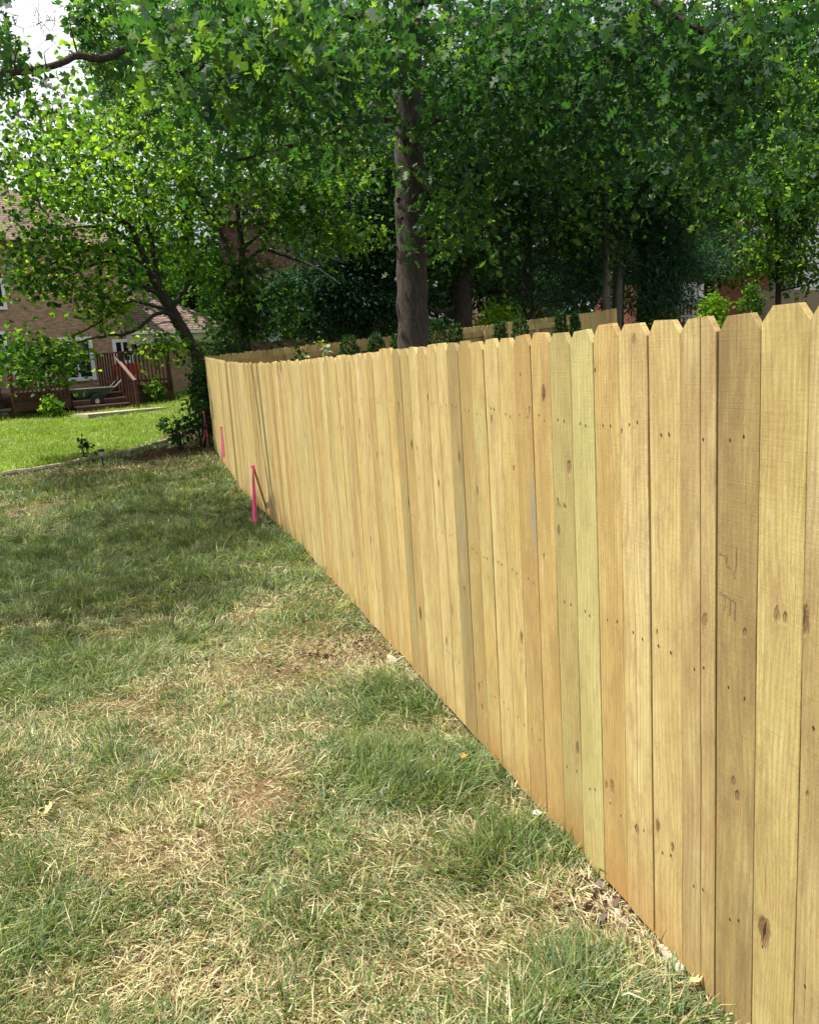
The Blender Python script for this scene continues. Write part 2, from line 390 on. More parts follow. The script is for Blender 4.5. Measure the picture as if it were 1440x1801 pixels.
DRYLEAF = mat_simple('dry_leaf', (.42, .33, .15), .7, .3, 0, .3, 60)
DRYLEAF2 = mat_simple('orange_leaf', (.50, .20, .04), .7, .3, 0, .3, 60)
SHINGLE = NT('shingles')
def _sh():
    n = SHINGLE; co = n.coord(); b = n.n.new('ShaderNodeTexBrick')
    sp = n.n.new('ShaderNodeSeparateXYZ'); n.l(co, sp.inputs[0]); cb = n.n.new('ShaderNodeCombineXYZ'); n.l(sp.outputs[0], cb.inputs[0]); n.l(sp.outputs[2], cb.inputs[1])
    n.l(cb.outputs[0], b.inputs['Vector']); b.inputs['Scale'].default_value = 1
    b.inputs['Brick Width'].default_value = .32; b.inputs['Row Height'].default_value = .085; b.inputs['Mortar Size'].default_value = .012; b.inputs['Mortar Smooth'].default_value = .4
    b.inputs['Color1'].default_value = (.24, .165, .14, 1); b.inputs['Color2'].default_value = (.17, .115, .10, 1); b.inputs['Mortar'].default_value = (.05, .035, .03, 1)
    n.set(base=b.outputs['Color'], rough=.9, spec=.2, normal=n.bump(b.outputs['Fac'], -.7, .02)); return n.m
SHINGLE = _sh()
BARK_OAK = mat_bark('oak_bark', (.088, .074, .063), (.165, .142, .12), 1.9, 1.6)
BARK_DARK = mat_bark('dark_bark', (.045, .038, .03), (.10, .09, .075), 1.6)
BARK_GREY = mat_bark('grey_bark', (.12, .105, .09), (.22, .20, .175), 1.5)
LEAF_OAK = mat_leaf('oak_leaves', (.014, .048, .020), (.036, .100, .030), (.16, .27, .036), .40)
LEAF_YG = mat_leaf('yellow_green_leaves', (.013, .044, .011), (.055, .135, .016), (.20, .31, .028), .50)
LEAF_DARK = mat_leaf('dark_leaves', (.008, .028, .010), (.018, .060, .017), (.085, .17, .025), .36)
LEAF_PINE = mat_leaf('pine_needles', (.010, .040, .022), (.020, .065, .034), (.05, .12, .05), .25)
LEAF_SHRUB = mat_leaf('bright_shrub_leaves', (.06, .13, .015), (.15, .28, .025), (.30, .42, .04), .45)
LEAF_CEDAR = mat_leaf('cedar_foliage', (.010, .035, .010), (.022, .065, .016), (.05, .11, .02), .2)
LEAF_PALE = mat_leaf('pale_leaves', (.20, .28, .16), (.40, .46, .32), (.60, .63, .52), .12)
BLADE = mat_blade('grass_blades')
GROUND = mat_ground('lawn_soil')

# ------------------------------------------------------------------ ground
FP = np.array([[1.20, 0.40], [-1.1, 8.0], [-2.23, 11.2], [-3.79, 16.37]])    # foot line of the front fence
FP[0] = np.array([.74, 1.92]) - 1.45*np.array([-.28966, .95713])
def fence_x(y): return np.interp(y, FP[:, 1], FP[:, 0])
EDGE = np.array([ground(x, y)[:2] for x, y in ((-120, 852), (0, 838), (75, 828), (150, 813), (215, 800), (262, 788), (300, 776), (338, 757), (352, 748))])
def edge_y(x): return np.interp(x, EDGE[:, 0], EDGE[:, 1])
BED = [(ground(px, py)[:2], r) for px, py, r in ((340, 790, .9), (300, 797, .75), (375, 792, .6), (255, 806, .5), (330, 765, .7))]
DRYZ = [(ground(px, py)[:2], rx, ry, a) for px, py, rx, ry, a in (
    (230, 825, 1.5, .45, 1.0), (300, 808, .9, .3, .8), (60, 890, 1.3, .35, 1.0), (150, 865, .8, .3, .7), (185, 920, .5, .5, .6), (20, 905, .8, .35, .8),
    (440, 1085, .22, .12, 1.0), (620, 1135, .35, .25, 1.0), (560, 1165, .5, .4, .8), (480, 1060, .4, .2, .6),
    (470, 1310, .4, .3, .9), (250, 1520, .35, .25, .9), (330, 1230, .45, .3, .5), (760, 1290, .3, .2, .9), (1040, 1590, .16, .28, 1.0),
    (880, 1420, .15, .14, .9), (120, 1440, .2, .2, .7), (700, 1500, .45, .3, .7), (200, 1720, .3, .16, 1.0), (480, 1710, .35, .2, .8), (820, 1720, .35, .25, .7), (440, 1390, .3, .2, .7))]
GRNZ = [(ground(px, py)[:2], rx, ry, a) for px, py, rx, ry, a in (
    (60, 1010, 1.0, .9, 1.0), (60, 1200, .55, .35, 1.0), (700, 1330, .35, .35, .9), (660, 1220, .3, .25, 1.0), (450, 900, 1.0, 1.4, .9), (330, 950, 1.4, 1.6, .8), (700, 1390, .35, .25, .7),
    (920, 1530, .22, .18, .8), (30, 1660, .3, .4, .8), (1010, 1740, .2, .14, .8), (250, 880, .8, .6, .5), (390, 1060, .3, .2, .6), (250, 1290, .18, .12, .7), (560, 1640, .3, .2, .5), (160, 1400, .2, .3, .6))]
def bed_mask(x, y):
    m = np.zeros_like(x)
    for c, r in BED: m = np.maximum(m, 1-smooth(.5, 1.15, np.hypot(x-c[0], (y-c[1]))/r))
    return np.clip(m*1.2 - .35*fbm(x*3, y*3, 91, 2), 0, 1)
def dry_mask(x, y):
    d = .22 + .30*smooth(.42, .66, fbm(x*1.3, y*1.3, 11, 3)) + .9*(fbm(x*3.3, y*3.3, 12, 3)-.5)
    d = d + .08*(1-smooth(4.5, 7.0, y)) - .30*smooth(5.5, 7.5, y)
    d = d + .7*np.exp(-np.clip(fence_x(y)-x, 0, 9)/.07)*smooth(.35, .6, fbm(x*1.1+7, y*1.1, 13, 2))
    for c, rx, ry, a in DRYZ: d = d + .62*a*np.exp(-(((x-c[0])/rx)**2 + ((y-c[1])/ry)**2))
    for c, rx, ry, a in GRNZ: d = d - .62*a*np.exp(-(((x-c[0])/rx)**2 + ((y-c[1])/ry)**2))
    far = smooth(-.1, .5, y-edge_y(x)) * (x < fence_x(y))
    d = d*(1-far) + far*(.02 + .22*smooth(.5, .75, fbm(x*.9, y*.9, 21, 3)))
    return np.clip(d, 0, 1)
def lawn():
    xs = np.unique(np.concatenate([np.linspace(-70, -14, 22), np.linspace(-14, -9, 20), np.arange(-9, 2.6, .11), np.linspace(2.6, 20, 40), np.linspace(20, 70, 18)]))
    ys = np.unique(np.concatenate([np.linspace(-8, .5, 10), np.arange(.5, 18, .11), np.linspace(18, 34, 46), np.linspace(34, 120, 24)]))
    X, Y = np.meshgrid(xs, ys); Z = H(X, Y)
    nx, ny = len(xs), len(ys)
    me = bpy.data.meshes.new('lawn'); V = np.stack([X, Y, Z], -1).reshape(-1, 3)
    idx = np.arange(nx*ny).reshape(ny, nx)
    F = np.stack([idx[:-1, :-1], idx[:-1, 1:], idx[1:, 1:], idx[1:, :-1]], -1).reshape(-1, 4)
    me.from_pydata(V.tolist(), [], F.tolist()); me.polygons.foreach_set('use_smooth', np.ones(len(F), bool))
    x = V[:, 0]; y = V[:, 1]; d = dry_mask(x, y)[:, None]; b = bed_mask(x, y)[:, None]
    straw = np.array([.165, .12, .062]); soil = np.array([.065, .045, .028]); green = np.array([.045, .050, .022]); mulch = np.array([.060, .030, .020])  # straw kept dark so the gaps between blades read as shade
    c = green*(1-d) + (straw*.75+soil*.25)*d
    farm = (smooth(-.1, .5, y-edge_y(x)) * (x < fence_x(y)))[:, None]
    c = c*(1-farm) + np.array([.10, .15, .03])*farm  # brighter base green paints the sun on the far lawn
    br = smooth(.55, .72, fbm(x*2.1, y*2.1, 33, 3))[:, None]
    c = c*(1-.5*br*d) + np.array([.22, .135, .075])*.5*br*d
    c = c*(1-b) + mulch*b
    back = smooth(0.2, 1.0, x-fence_x(y))[:, None]*np.ones_like(d)
    c = c*(1-back*.6) + np.array([.09, .065, .035])*back*.6
    a = me.attributes.new('col', 'FLOAT_COLOR', 'POINT'); a.data.foreach_set('color', np.concatenate([c, np.ones((len(c), 1))], 1).astype(np.float32).reshape(-1))
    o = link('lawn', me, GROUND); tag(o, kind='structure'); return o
lawn()

def grass_patch(name, n, yr, length, width, lean, far=False, per=13):
    """tufts of blades over the visible wedge of lawn between depths yr"""
    m = n//per; u = rng.random(m); y = yr[0]*(yr[1]/yr[0])**u if not far else yr[0]+(yr[1]-yr[0])*u**.85
    l = -.56*y-.35; r = np.minimum(fence_x(y)-.005, .62*y+.3)
    if far: r = np.minimum(r, fence_x(np.minimum(y, 16.4))+.0 - np.clip(y-16.4, 0, 30)*.12)
    x = l + (r-l)*rng.random(m)
    d = dry_mask(x, y); b = bed_mask(x, y); tuft = fbm(x*4.5, y*4.5, 41, 3)
    keep = rng.random(m) < np.clip(1-.62*d*(1-tuft), .15, 1)*(1-.97*b)
    keep &= ~((np.abs(y-edge_y(x)) < .07) & (x < -3.9))
    x, y, d, tuft = x[keep], y[keep], d[keep], tuft[keep]; m = len(x)
    flow = 2*math.pi*fbm(x*1.3, y*1.3, 51, 2)*2.4 + rng.normal(0, .5, m)
    up = smooth(.55, .72, tuft)*(1-d*.5); kind = rng.random(m); tl = rng.lognormal(0, .28, m); th = rng.random(m); tdry = rng.random(m) < np.clip(.05 + .95*d, 0, .92)*(1-.5*up)
    I = np.repeat(np.arange(m), rng.poisson(per, m)); n = len(I)
    ang = rng.random(n)*2*math.pi; rad = np.abs(rng.normal(0, .028 if not far else .07, n))*(1+.5*width/.004)
    x = x[I]+rad*np.cos(ang); y = y[I]+rad*np.sin(ang); d = d[I]; up = up[I]; kind = kind[I]; th = th[I]
    ok = x < fence_x(y)-.004; x, y, d, up, kind, th, I, ang = x[ok], y[ok], d[ok], up[ok], kind[ok], th[ok], I[ok], ang[ok]; n = len(x)
    z = H(x, y)
    a = np.where(rng.random(n) < .45, ang + rng.normal(0, .6, n), flow[I] + rng.normal(0, .65, n))
    ln = np.clip(lean + rng.normal(0, .30, n) - .40*up - (rng.random(n) < .10)*.6, .1, 1.5)
    L = length*(.45+.8*rng.random(n))*tl[I]*(1-.42*d)*(1+.32*up)
    w = width*(.45+1.0*rng.random(n))
    isdry = np.where(rng.random(n) < .72, tdry[I], rng.random(n) < np.clip(.10+.7*d, 0, .85))
    if far: isdry = rng.random(n) < np.clip(.03+.6*d, 0, .85)*np.where(y > edge_y(x), .5, 1.0)
    t = np.clip(.65*th + .5*rng.random(n) - .08, 0, 1)[:, None]; t2 = rng.random((n, 1)); k_ = kind[:, None]
    g1 = np.array([.042, .098, .020]); g2 = np.array([.125, .215, .048]); gb1 = np.array([.075, .130, .065]); gb2 = np.array([.27, .33, .17]); gy1 = np.array([.17, .22, .04]); gy2 = np.array([.36, .40, .12])
    grn = g1*(1-t)+g2*t; grn = np.where(k_ > .55, gb1*(1-t)+gb2*t, grn); grn = np.where(k_ > .86, gy1*(1-t)+gy2*t, grn)
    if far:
        sunny = smooth(-.2, .4, y-edge_y(x))[:, None]  # sunlit part of the far lawn; its brightness is put into blade colour
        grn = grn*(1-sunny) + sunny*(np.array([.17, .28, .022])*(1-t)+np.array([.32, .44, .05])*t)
    s1 = np.array([.43, .35, .18]); s2 = np.array([.80, .72, .47]); s3 = np.array([.25, .165, .085]); s4 = np.array([.40, .38, .20])
    dr = s1*(1-t)+s2*t; dr = np.where(t2 < .20, s3, dr); dr = np.where(t2 > .72, s4, dr)
    w = np.where(isdry, w*.8, w)
    c = np.where(isdry[:, None], dr, grn)
    if far: c = c*(.72+.56*fbm(x*1.1, y*1.1, 77, 3))[:, None]
    dirv = np.stack([np.cos(a), np.sin(a)], 1); sd = np.stack([-dirv[:, 1], dirv[:, 0]], 1)
    ln = np.where(isdry, np.minimum(ln+.22, 1.52), ln)
    V = np.zeros((n, 5, 3)); base = np.stack([x, y, z-.004], 1)
    tm = .5*L; am = ln*.75; at_ = np.minimum(ln*1.18, 1.66)
    mid = base + np.concatenate([dirv*(tm*np.sin(am))[:, None], (tm*np.cos(am))[:, None]], 1)
    kink = rng.normal(0, .35, n); d2 = dirv*np.cos(kink)[:, None] + sd*np.sin(kink)[:, None]
    tip = mid + np.concatenate([d2*(tm*np.sin(at_))[:, None], (tm*np.cos(at_))[:, None]], 1)
    tw = rng.normal(0, .7, n); s3d = np.concatenate([sd*np.cos(tw)[:, None], np.sin(tw)[:, None]], 1)
    V[:, 0] = base - s3d*(w*.4)[:, None]; V[:, 4] = base + s3d*(w*.4)[:, None]
    V[:, 1] = mid - s3d*(w*.5)[:, None]; V[:, 3] = mid + s3d*(w*.5)[:, None]; V[:, 2] = tip
    V[:, :, 2] = np.maximum(V[:, :, 2], (z-.012)[:, None])
    C = np.ones((n, 5, 4)); C[:, :, :3] = c[:, None, :]
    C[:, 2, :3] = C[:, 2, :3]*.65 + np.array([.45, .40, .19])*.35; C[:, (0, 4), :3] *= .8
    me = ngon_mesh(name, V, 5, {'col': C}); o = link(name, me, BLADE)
    tag(o, kind='stuff'); return o
grass_patch('grass', 185000, (1.35, 5.5), .092, .0039, 1.20)
grass_patch('grass', 130000, (5.5, 13.5), .09, .0058, 1.12)
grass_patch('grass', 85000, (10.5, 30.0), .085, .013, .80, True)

# ------------------------------------------------------------------ front fence
def arc_setup(P):
    P = np.asarray(P, float); seg = np.hypot(*np.diff(P, axis=0).T); cum = np.concatenate([[0], np.cumsum(seg)]); return P, cum
def arc_pt(P, cum, s):
    i = int(np.clip(np.searchsorted(cum, s)-1, 0, len(cum)-2)); t = (s-cum[i])/(cum[i+1]-cum[i]); d = P[i+1]-P[i]; d = d/np.hypot(*d)
    return P[i]*(1-t)+P[i+1]*t, d
def picket_mesh(name, w, h, th, seed, ear=.028, slant=0):
    r = random.Random(seed); mb = MB(); zs = [0, .22, .5, .8, 1.1, 1.4, 1.62, h-ear*1.3]
    bow = r.uniform(-.0014, .0014); cup = r.uniform(-.0008, .0008); c = .0012
    rings = []
    def sect(z, hw, y0, wob):
        return [(-hw+wob, y0-th/2, z), (hw+wob, y0-th/2, z), (hw+wob+c*.3, y0+th/2-c, z), (hw+wob-c, y0+th/2, z), (wob, y0+th/2+cup, z), (-hw+wob+c, y0+th/2, z), (-hw+wob-c*.3, y0+th/2-c, z)]
    for z in zs:
        y0 = bow*math.sin(math.pi*z/h); rings.append(sect(z, w/2 + r.uniform(-.0009, .0009), y0, r.uniform(-.0008, .0008)))
    el = ear*r.uniform(.85, 1.15); er = ear*r.uniform(.85, 1.15)
    zt = h + r.uniform(-.003, .003)
    hw = w/2
    top = [(-hw+el, -th/2, zt), (hw-er, -th/2, zt+slant), (hw-er, th/2-c, zt+slant), (hw-er-c, th/2, zt+slant), (r.uniform(-.004, .004), th/2, zt+slant/2), (-hw+el+c, th/2, zt), (-hw+el, th/2-c, zt)]
    rings.append(top)
    vs = [p for q in rings for p in q]; n = 7; fs = []
    for i in range(len(rings)-1):
        for k in range(n): fs.append((i*n+k, i*n+(k+1) % n, (i+1)*n+(k+1) % n, (i+1)*n+k))
    fs.append(tuple(reversed(range(n)))); fs.append(tuple((len(rings)-1)*n+k for k in range(n)))
    return MB().add(vs, fs).mesh(name)
KEYS = ('green', 'weathered', 'blue', 'blue_x', 'blue_z', 'crack', 'crack_x', 'foot', 'knot_dark_a', 'knot_dark_b', 'knot_dark_c')
def set_board(o, sp, r, knots=()):
    for k in KEYS: o[k] = float(sp.get(k, 0.0))
    ks = list(knots)[:3]
    while len(ks) < 3 and r.random() < (.42 if ks else .62):
        big = r.random()**2.2
        ks.append((r.uniform(-.055, .055), r.uniform(.08, 1.72), .004+.011*big, r.choice((.0, .15, .3, .85, 1.0))))
    for q, k in zip('abc', ks + [(0., 0., 0., 0.)]*(3-len(ks))):
        o['knot_'+q] = [float(k[0]), float(k[1]), float(k[2])]; o['knot_dark_'+q] = float(k[3])
PM = [picket_mesh('picket', 0.1353 + random.Random(i).uniform(-.0012, .0014), 1.80, .016, i, .028, random.Random(i+50).uniform(-.004, .004)) for i in range(14)]
for m in PM: m.materials.append(PINE)
P_F, CUM_F = arc_setup(FP)
S_GREEN = 1.45 + .562 - .0            # arc position of the green board's right-hand edge
front = empty('privacy_fence', (FP[1][0], FP[1][1], 0), 'long new pale pine privacy fence of dog-eared boards running along the lawn', 'fence')
forg = np.array([FP[1][0], FP[1][1], 0.0])
special = {0: dict(green=.68, foot=.35), -1: dict(green=.3, weathered=.35, foot=1.0), 1: dict(foot=.55), 2: dict(crack=.35, crack_x=.005, foot=.4), -2: dict(foot=.3), 3: dict(foot=.35), -6: dict(foot=.5), -17: dict(foot=.6), -30: dict(foot=.7), 4: dict(crack=1.0, crack_x=-.012, weathered=.45), 5: dict(weathered=1.0),
           -3: dict(blue=.9, blue_x=-.045, blue_z=1.18), -8: dict(weathered=.8, blue=.5, blue_x=0.0, blue_z=.95), 7: dict(weathered=.6), -14: dict(weathered=.3), -22: dict(green=.25)}
pr = random.Random(5); nails = MB(); KN = {}
def fence_hit(px, py):
    d = raydir(px, py); best = None
    for i in range(len(FP)-1):
        a = FP[i]; e = FP[i+1]-a; L = np.hypot(*e); e = e/L; m = np.array([-e[1], e[0]])
        k = ((a-EYE[:2])@m)/(d[:2]@m); p = EYE+d*k; t = (p[:2]-a)@e
        if -.01 <= t <= L+.01: return p, CUM_F[i]+t, e
    return p, CUM_F[i]+t, e
for px, py, rpx, dk in ((1080, 1386, 9, .25), (1070, 1384, 5, .4), (1124, 1458, 7, .3), (1160, 1452, 8, .6), (1186, 1489, 6, .6), (1348, 1640, 16, .9), (1245, 1090, 10, .15), (1418, 1095, 18, .95),
    (1370, 1085, 9, .3), (1385, 1090, 7, .3), (1377, 1295, 5, .7), (1400, 560, 16, .15), (1352, 565, 10, .1), (727, 783, 6, 1.), (811, 806, 7, .9), (774, 852, 5, .9), (842, 862, 5, .9), (906, 822, 4, .5), (742, 1080, 9, 1.),
    (1004, 818, 9, .5), (986, 930, 7, .7), (920, 1120, 8, .4), (867, 740, 6, .5), (755, 697, 5, .6), (705, 715, 6, .5), (665, 800, 5, .5), (722, 885, 7, .5), (622, 975, 6, .6), (655, 950, 5, .5), (605, 755, 4, .7), (596, 750, 3, .6), (635, 742, 4, .6), (652, 768, 4, .6),
    (798, 1075, 6, .2), (788, 1130, 6, .3), (845, 1210, 5, .2), (820, 1040, 6, .2), (1098, 760, 4, .2), (1120, 600, 8, .1), (1050, 655, 3, 1.), (1158, 1110, 3, .8), (1400, 1700, 5, .3), (1330, 1380, 5, .5), (1293, 1370, 6, .6), (1300, 1395, 7, .6), (890, 1380, 4, .3), (960, 980, 4, .3)):
    p, s_, e = fence_hit(px, py); jj = math.floor((S_GREEN + .14 - s_)/.14); xloc = s_ - (S_GREEN + .07 - .14*jj)
    scale = FPX/np.linalg.norm(p-EYE)
    KN.setdefault(jj, []).append((xloc, p[2]-float(H0(p[0], p[1]))-.018, rpx/scale*.8, dk))
kmin = -int((CUM_F[-1]-S_GREEN)/.14); BOARD = {}
for j in range(kmin, 10):
    s = S_GREEN + .07 - .14*(-0) - .14*j          # j grows towards the camera
    s = S_GREEN + .07 - .14*j
    if s < .05 or s > CUM_F[-1]-.03: continue
    p, d = arc_pt(P_F, CUM_F, s)
    zb = float(H0(p[0], p[1])) + .018 + pr.uniform(-.006, .006)
    if 3 < s < 4.0: zb += .006
    dz = pr.uniform(-.009, .007)
    yo = pr.uniform(-.0012, .0012)
    nrm = np.array([-d[1], d[0]])
    loc = np.array([p[0]+nrm[0]*yo, p[1]+nrm[1]*yo, zb+dz])
    o = link('picket', PM[pr.randrange(14)], None, front, tuple(loc-forg), (pr.uniform(-.0008, .0008), pr.uniform(-.0014, .0014), math.atan2(d[1], d[0]) + pr.uniform(-.006, .006)))
    sp = special.get(j, {})
    set_board(o, sp, pr, KN.get(j, ()))
    if j == 0: o['label'] = 'picket with a green cast'
    if j == 5: o['label'] = 'brown weathered picket with dark stains'
    if j == 4: o['label'] = 'picket with a long dark red heart crack'
    BOARD[j] = (loc, d, nrm)
    if s < 9.5:
        for zr in (1.52, .92, .30):
            for xo in (-.024, .024):
                q = loc + np.array([*(d*(xo+pr.uniform(-.012, .012))), 0]) + np.array([*(nrm*.0086), zr+pr.uniform(-.014, .014)])
                rr = .0040; A = np.array([*d, 0])*rr*.75; B = np.array([0, 0, 1])*rr*1.35
                nails.add([q+A*math.cos(t)+B*math.sin(t)-forg for t in np.linspace(0, 2*math.pi, 7)[:-1]], [(0, 1, 2, 3, 4, 5)])
o = nails.obj('nail_heads', NAIL, front); o['kind'] = 'stuff'
def board_mark(j, name, shapes, mat):
    """thin flat marks lying on the face of board j; shapes: lists of (x,z) outlines in metres on the board (x towards the far end)"""
    loc, d, nrm = BOARD[j]; mb = MB()
    for sh in shapes:
        vs = [loc + np.array([*(d*x), 0]) + np.array([*(nrm*.0092), z]) - forg for x, z in sh]
        mb.add(vs, [tuple(range(len(vs)))])
    return mb.obj(name, mat, front)
# faded mill stamp: a few worn strokes
def stroke(x0, z0, x1, z1, w=.0065):
    dx, dz = x1-x0, z1-z0; L = math.hypot(dx, dz); nx, nz = -dz/L*w/2, dx/L*w/2
    return [(x0+nx, z0+nz), (x1+nx*.6, z1+nz*.6), (x1-nx*.6, z1-nz*.6), (x0-nx, z0-nz)]
STAMP = mat_simple('faded_stamp_ink', (.235, .17, .08), .9, .1, 0, .3, 90)
o = board_mark(5, 'mill_stamp', [stroke(.062, 1.245, .034, 1.245), stroke(.034, 1.245, .036, 1.222), stroke(.036, 1.222, .012, 1.216), stroke(.012, 1.216, .004, 1.196),
    stroke(.062, 1.148, .004, 1.142), stroke(.040, 1.145, .040, 1.108), stroke(.020, 1.142, .022, 1.100), stroke(.004, 1.142, .004, 1.092), stroke(-.002, 1.275, .002, 1.21, .003)], STAMP); o['kind'] = 'stuff'
o = board_mark(-1, 'mill_stamp', [stroke(.050, 1.262, .036, 1.262, .005), stroke(.043, 1.262, .043, 1.235, .004), stroke(.034, 1.25, .026, 1.237, .006), stroke(.006, 1.250, -.014, 1.246, .012)], STAMP); o['kind'] = 'stuff'
# rails and posts on the far side
for zr in (1.52, .92, .30):
    for i in range(len(P_F)-1):
        mb = MB(); a, b = P_F[i], P_F[i+1]; d = (b-a)/np.hypot(*(b-a)); nr = np.array([-d[1], d[0]])
        L = np.hypot(*(b-a)); m = max(1, int(L/2.4))
        for q in range(m):
            p0 = a + (b-a)*q/m - nr*.030 + d*.003; p1 = a+(b-a)*(q+1)/m - nr*.030 - d*.003
            MB().beam((*p0-forg[:2], float(H0(*p0))+zr+.018), (*p1-forg[:2], float(H0(*p1))+zr+.018), .038, .088).obj('rail', PINE, front)
for s in np.arange(1.2, CUM_F[-1], 2.42):
    p, d = arc_pt(P_F, CUM_F, s); nr = np.array([-d[1], d[0]]); q = p - nr*.098; zb = float(H0(*q))
    MB().beam((*(q-forg[:2]), zb-.3), (*(q-forg[:2]), zb+1.62), .088, .088, (d[0], d[1], 0)).obj('post', PINE, front)

# ------------------------------------------------------------------ back fence (seen from its rail side)
BP = np.array([[-3.78, 16.47], [-1.78, 18.3], [-.22, 19.25], [2.81, 21.3], [5.49, 23.5], [6.35, 24.3]])
P_B, CUM_B = arc_setup(BP)
back = empty('rail_fence', (BP[2][0], BP[2][1], float(H0(*BP[2]))), 'new pine fence at the back of the yard seen from its rail and post side', 'fence')
borg = np.array(back.location)
PMB = [picket_mesh('picket', .137, 1.80, .016, i+100, .028) for i in range(5)]
for m in PMB: m.materials.append(PINE)
nb = int(CUM_B[-1]/.141)
def zback(p): return float(H0(*p)) + .02
for i in range(nb):
    p, d = arc_pt(P_B, CUM_B, .08+i*.141); nr = np.array([-d[1], d[0]])
    o = link('picket', PMB[pr.randrange(5)], None, back, (p[0]-borg[0], p[1]-borg[1], zback(p)-borg[2]+pr.uniform(-.012, .012)), (0, pr.uniform(-.004, .004), math.atan2(d[1], d[0])))
    set_board(o, {}, pr)
    if pr.random() < .3: o['weathered'] = pr.uniform(.3, .8)
sp_ = np.arange(.05, CUM_B[-1]-.02, 1.83)
for i, s in enumerate(sp_):
    p, d = arc_pt(P_B, CUM_B, s); nr = np.array([-d[1], d[0]]); q = p - nr*.058
    MB().beam((*(q-borg[:2]), zback(p)-borg[2]-.3), (*(q-borg[:2]), zback(p)-borg[2]+1.66), .088, .088, (d[0], d[1], 0)).obj('post', PINE, back)
    if i+1 < len(sp_):
        p2, _ = arc_pt(P_B, CUM_B, sp_[i+1]); dd = (p2-p)/np.hypot(*(p2-p)); n2 = np.array([-dd[1], dd[0]])
        for zr in (1.60, .95, .3):
            a = p - n2*.030 + dd*.05; b = p2 - n2*.030 - dd*.05
            MB().beam((*(a-borg[:2]), zback(p)-borg[2]+zr), (*(b-borg[:2]), zback(p2)-borg[2]+zr), .038, .13).obj('rail', PINE, back)

# ------------------------------------------------------------------ plants
def outline(half):
    pts = [(0, 0)] + [(x, y) for x, y in half if y > 0]
    tip = (1.0, 0)
    return np.array([(0, .012)] + [(x, y) for x, y in half] + [tip] + [(x, -y) for x, y in reversed(half)] + [(0, -.012)])
SHAPES = {'oak': outline([(.26, .31), (.33, .055), (.54, .45), (.61, .06), (.83, .27)]),
          'leaf': outline([(.25, .30), (.62, .33)]), 'star': outline([(.12, .36), (.36, .14), (.55, .42), (.68, .14)]),
          'rhomb': np.array([(0, 0), (.45, .30), (1, 0), (.45, -.30)]), 'round': np.array([(0, 0), (.22, .40), (.66, .42), (1, 0), (.66, -.42), (.22, -.40)]),
          'needle': np.array([(0, 0), (.5, .075), (1, 0), (.5, -.075)]), 'scale': np.array([(0, .0), (.4, .17), (1, 0), (.4, -.17)])}
def leaf_points(centres, size, shape, dirs=None, flat=.55, droop=.25, szvar=.48):
    """centres (N,3); leaves of given size lying mostly flat (flat -> 1) with random heading"""
    N = len(centres); sh = SHAPES[shape]; k = len(sh)
    nz = rng.normal(0, 1, (N, 3)); nz /= np.linalg.norm(nz, axis=1)[:, None]
    nrm = np.array([0, 0, 1.0])*flat + nz*(1-flat) + 0.0; nrm /= np.linalg.norm(nrm, axis=1)[:, None]
    if dirs is None:
        dirs = rng.normal(0, 1, (N, 3)); dirs[:, 2] = dirs[:, 2]*.5 - droop
    ax = dirs - nrm*np.sum(dirs*nrm, 1)[:, None]; ax /= (np.linalg.norm(ax, axis=1)[:, None]+1e-9); ay = np.cross(nrm, ax)
    s = size*(1-szvar + 2*szvar*rng.random(N))[:, None]
    V = np.zeros((N, k, 3)); curl = (rng.random(N)*.5-.05)[:, None]; fold = (.1+.35*rng.random(N))[:, None]
    for i, (u, v) in enumerate(sh):
        V[:, i] = centres + s*(u*ax + v*ay + nrm*(fold*abs(v) - curl*u*u))
    return V, k
def bez(a, b, bend, n=4):
    a = np.array(a); b = np.array(b); m = (a+b)/2 + bend
    return [a*(1-t)**2 + 2*m*t*(1-t) + b*t*t for t in np.linspace(0, 1, n)]
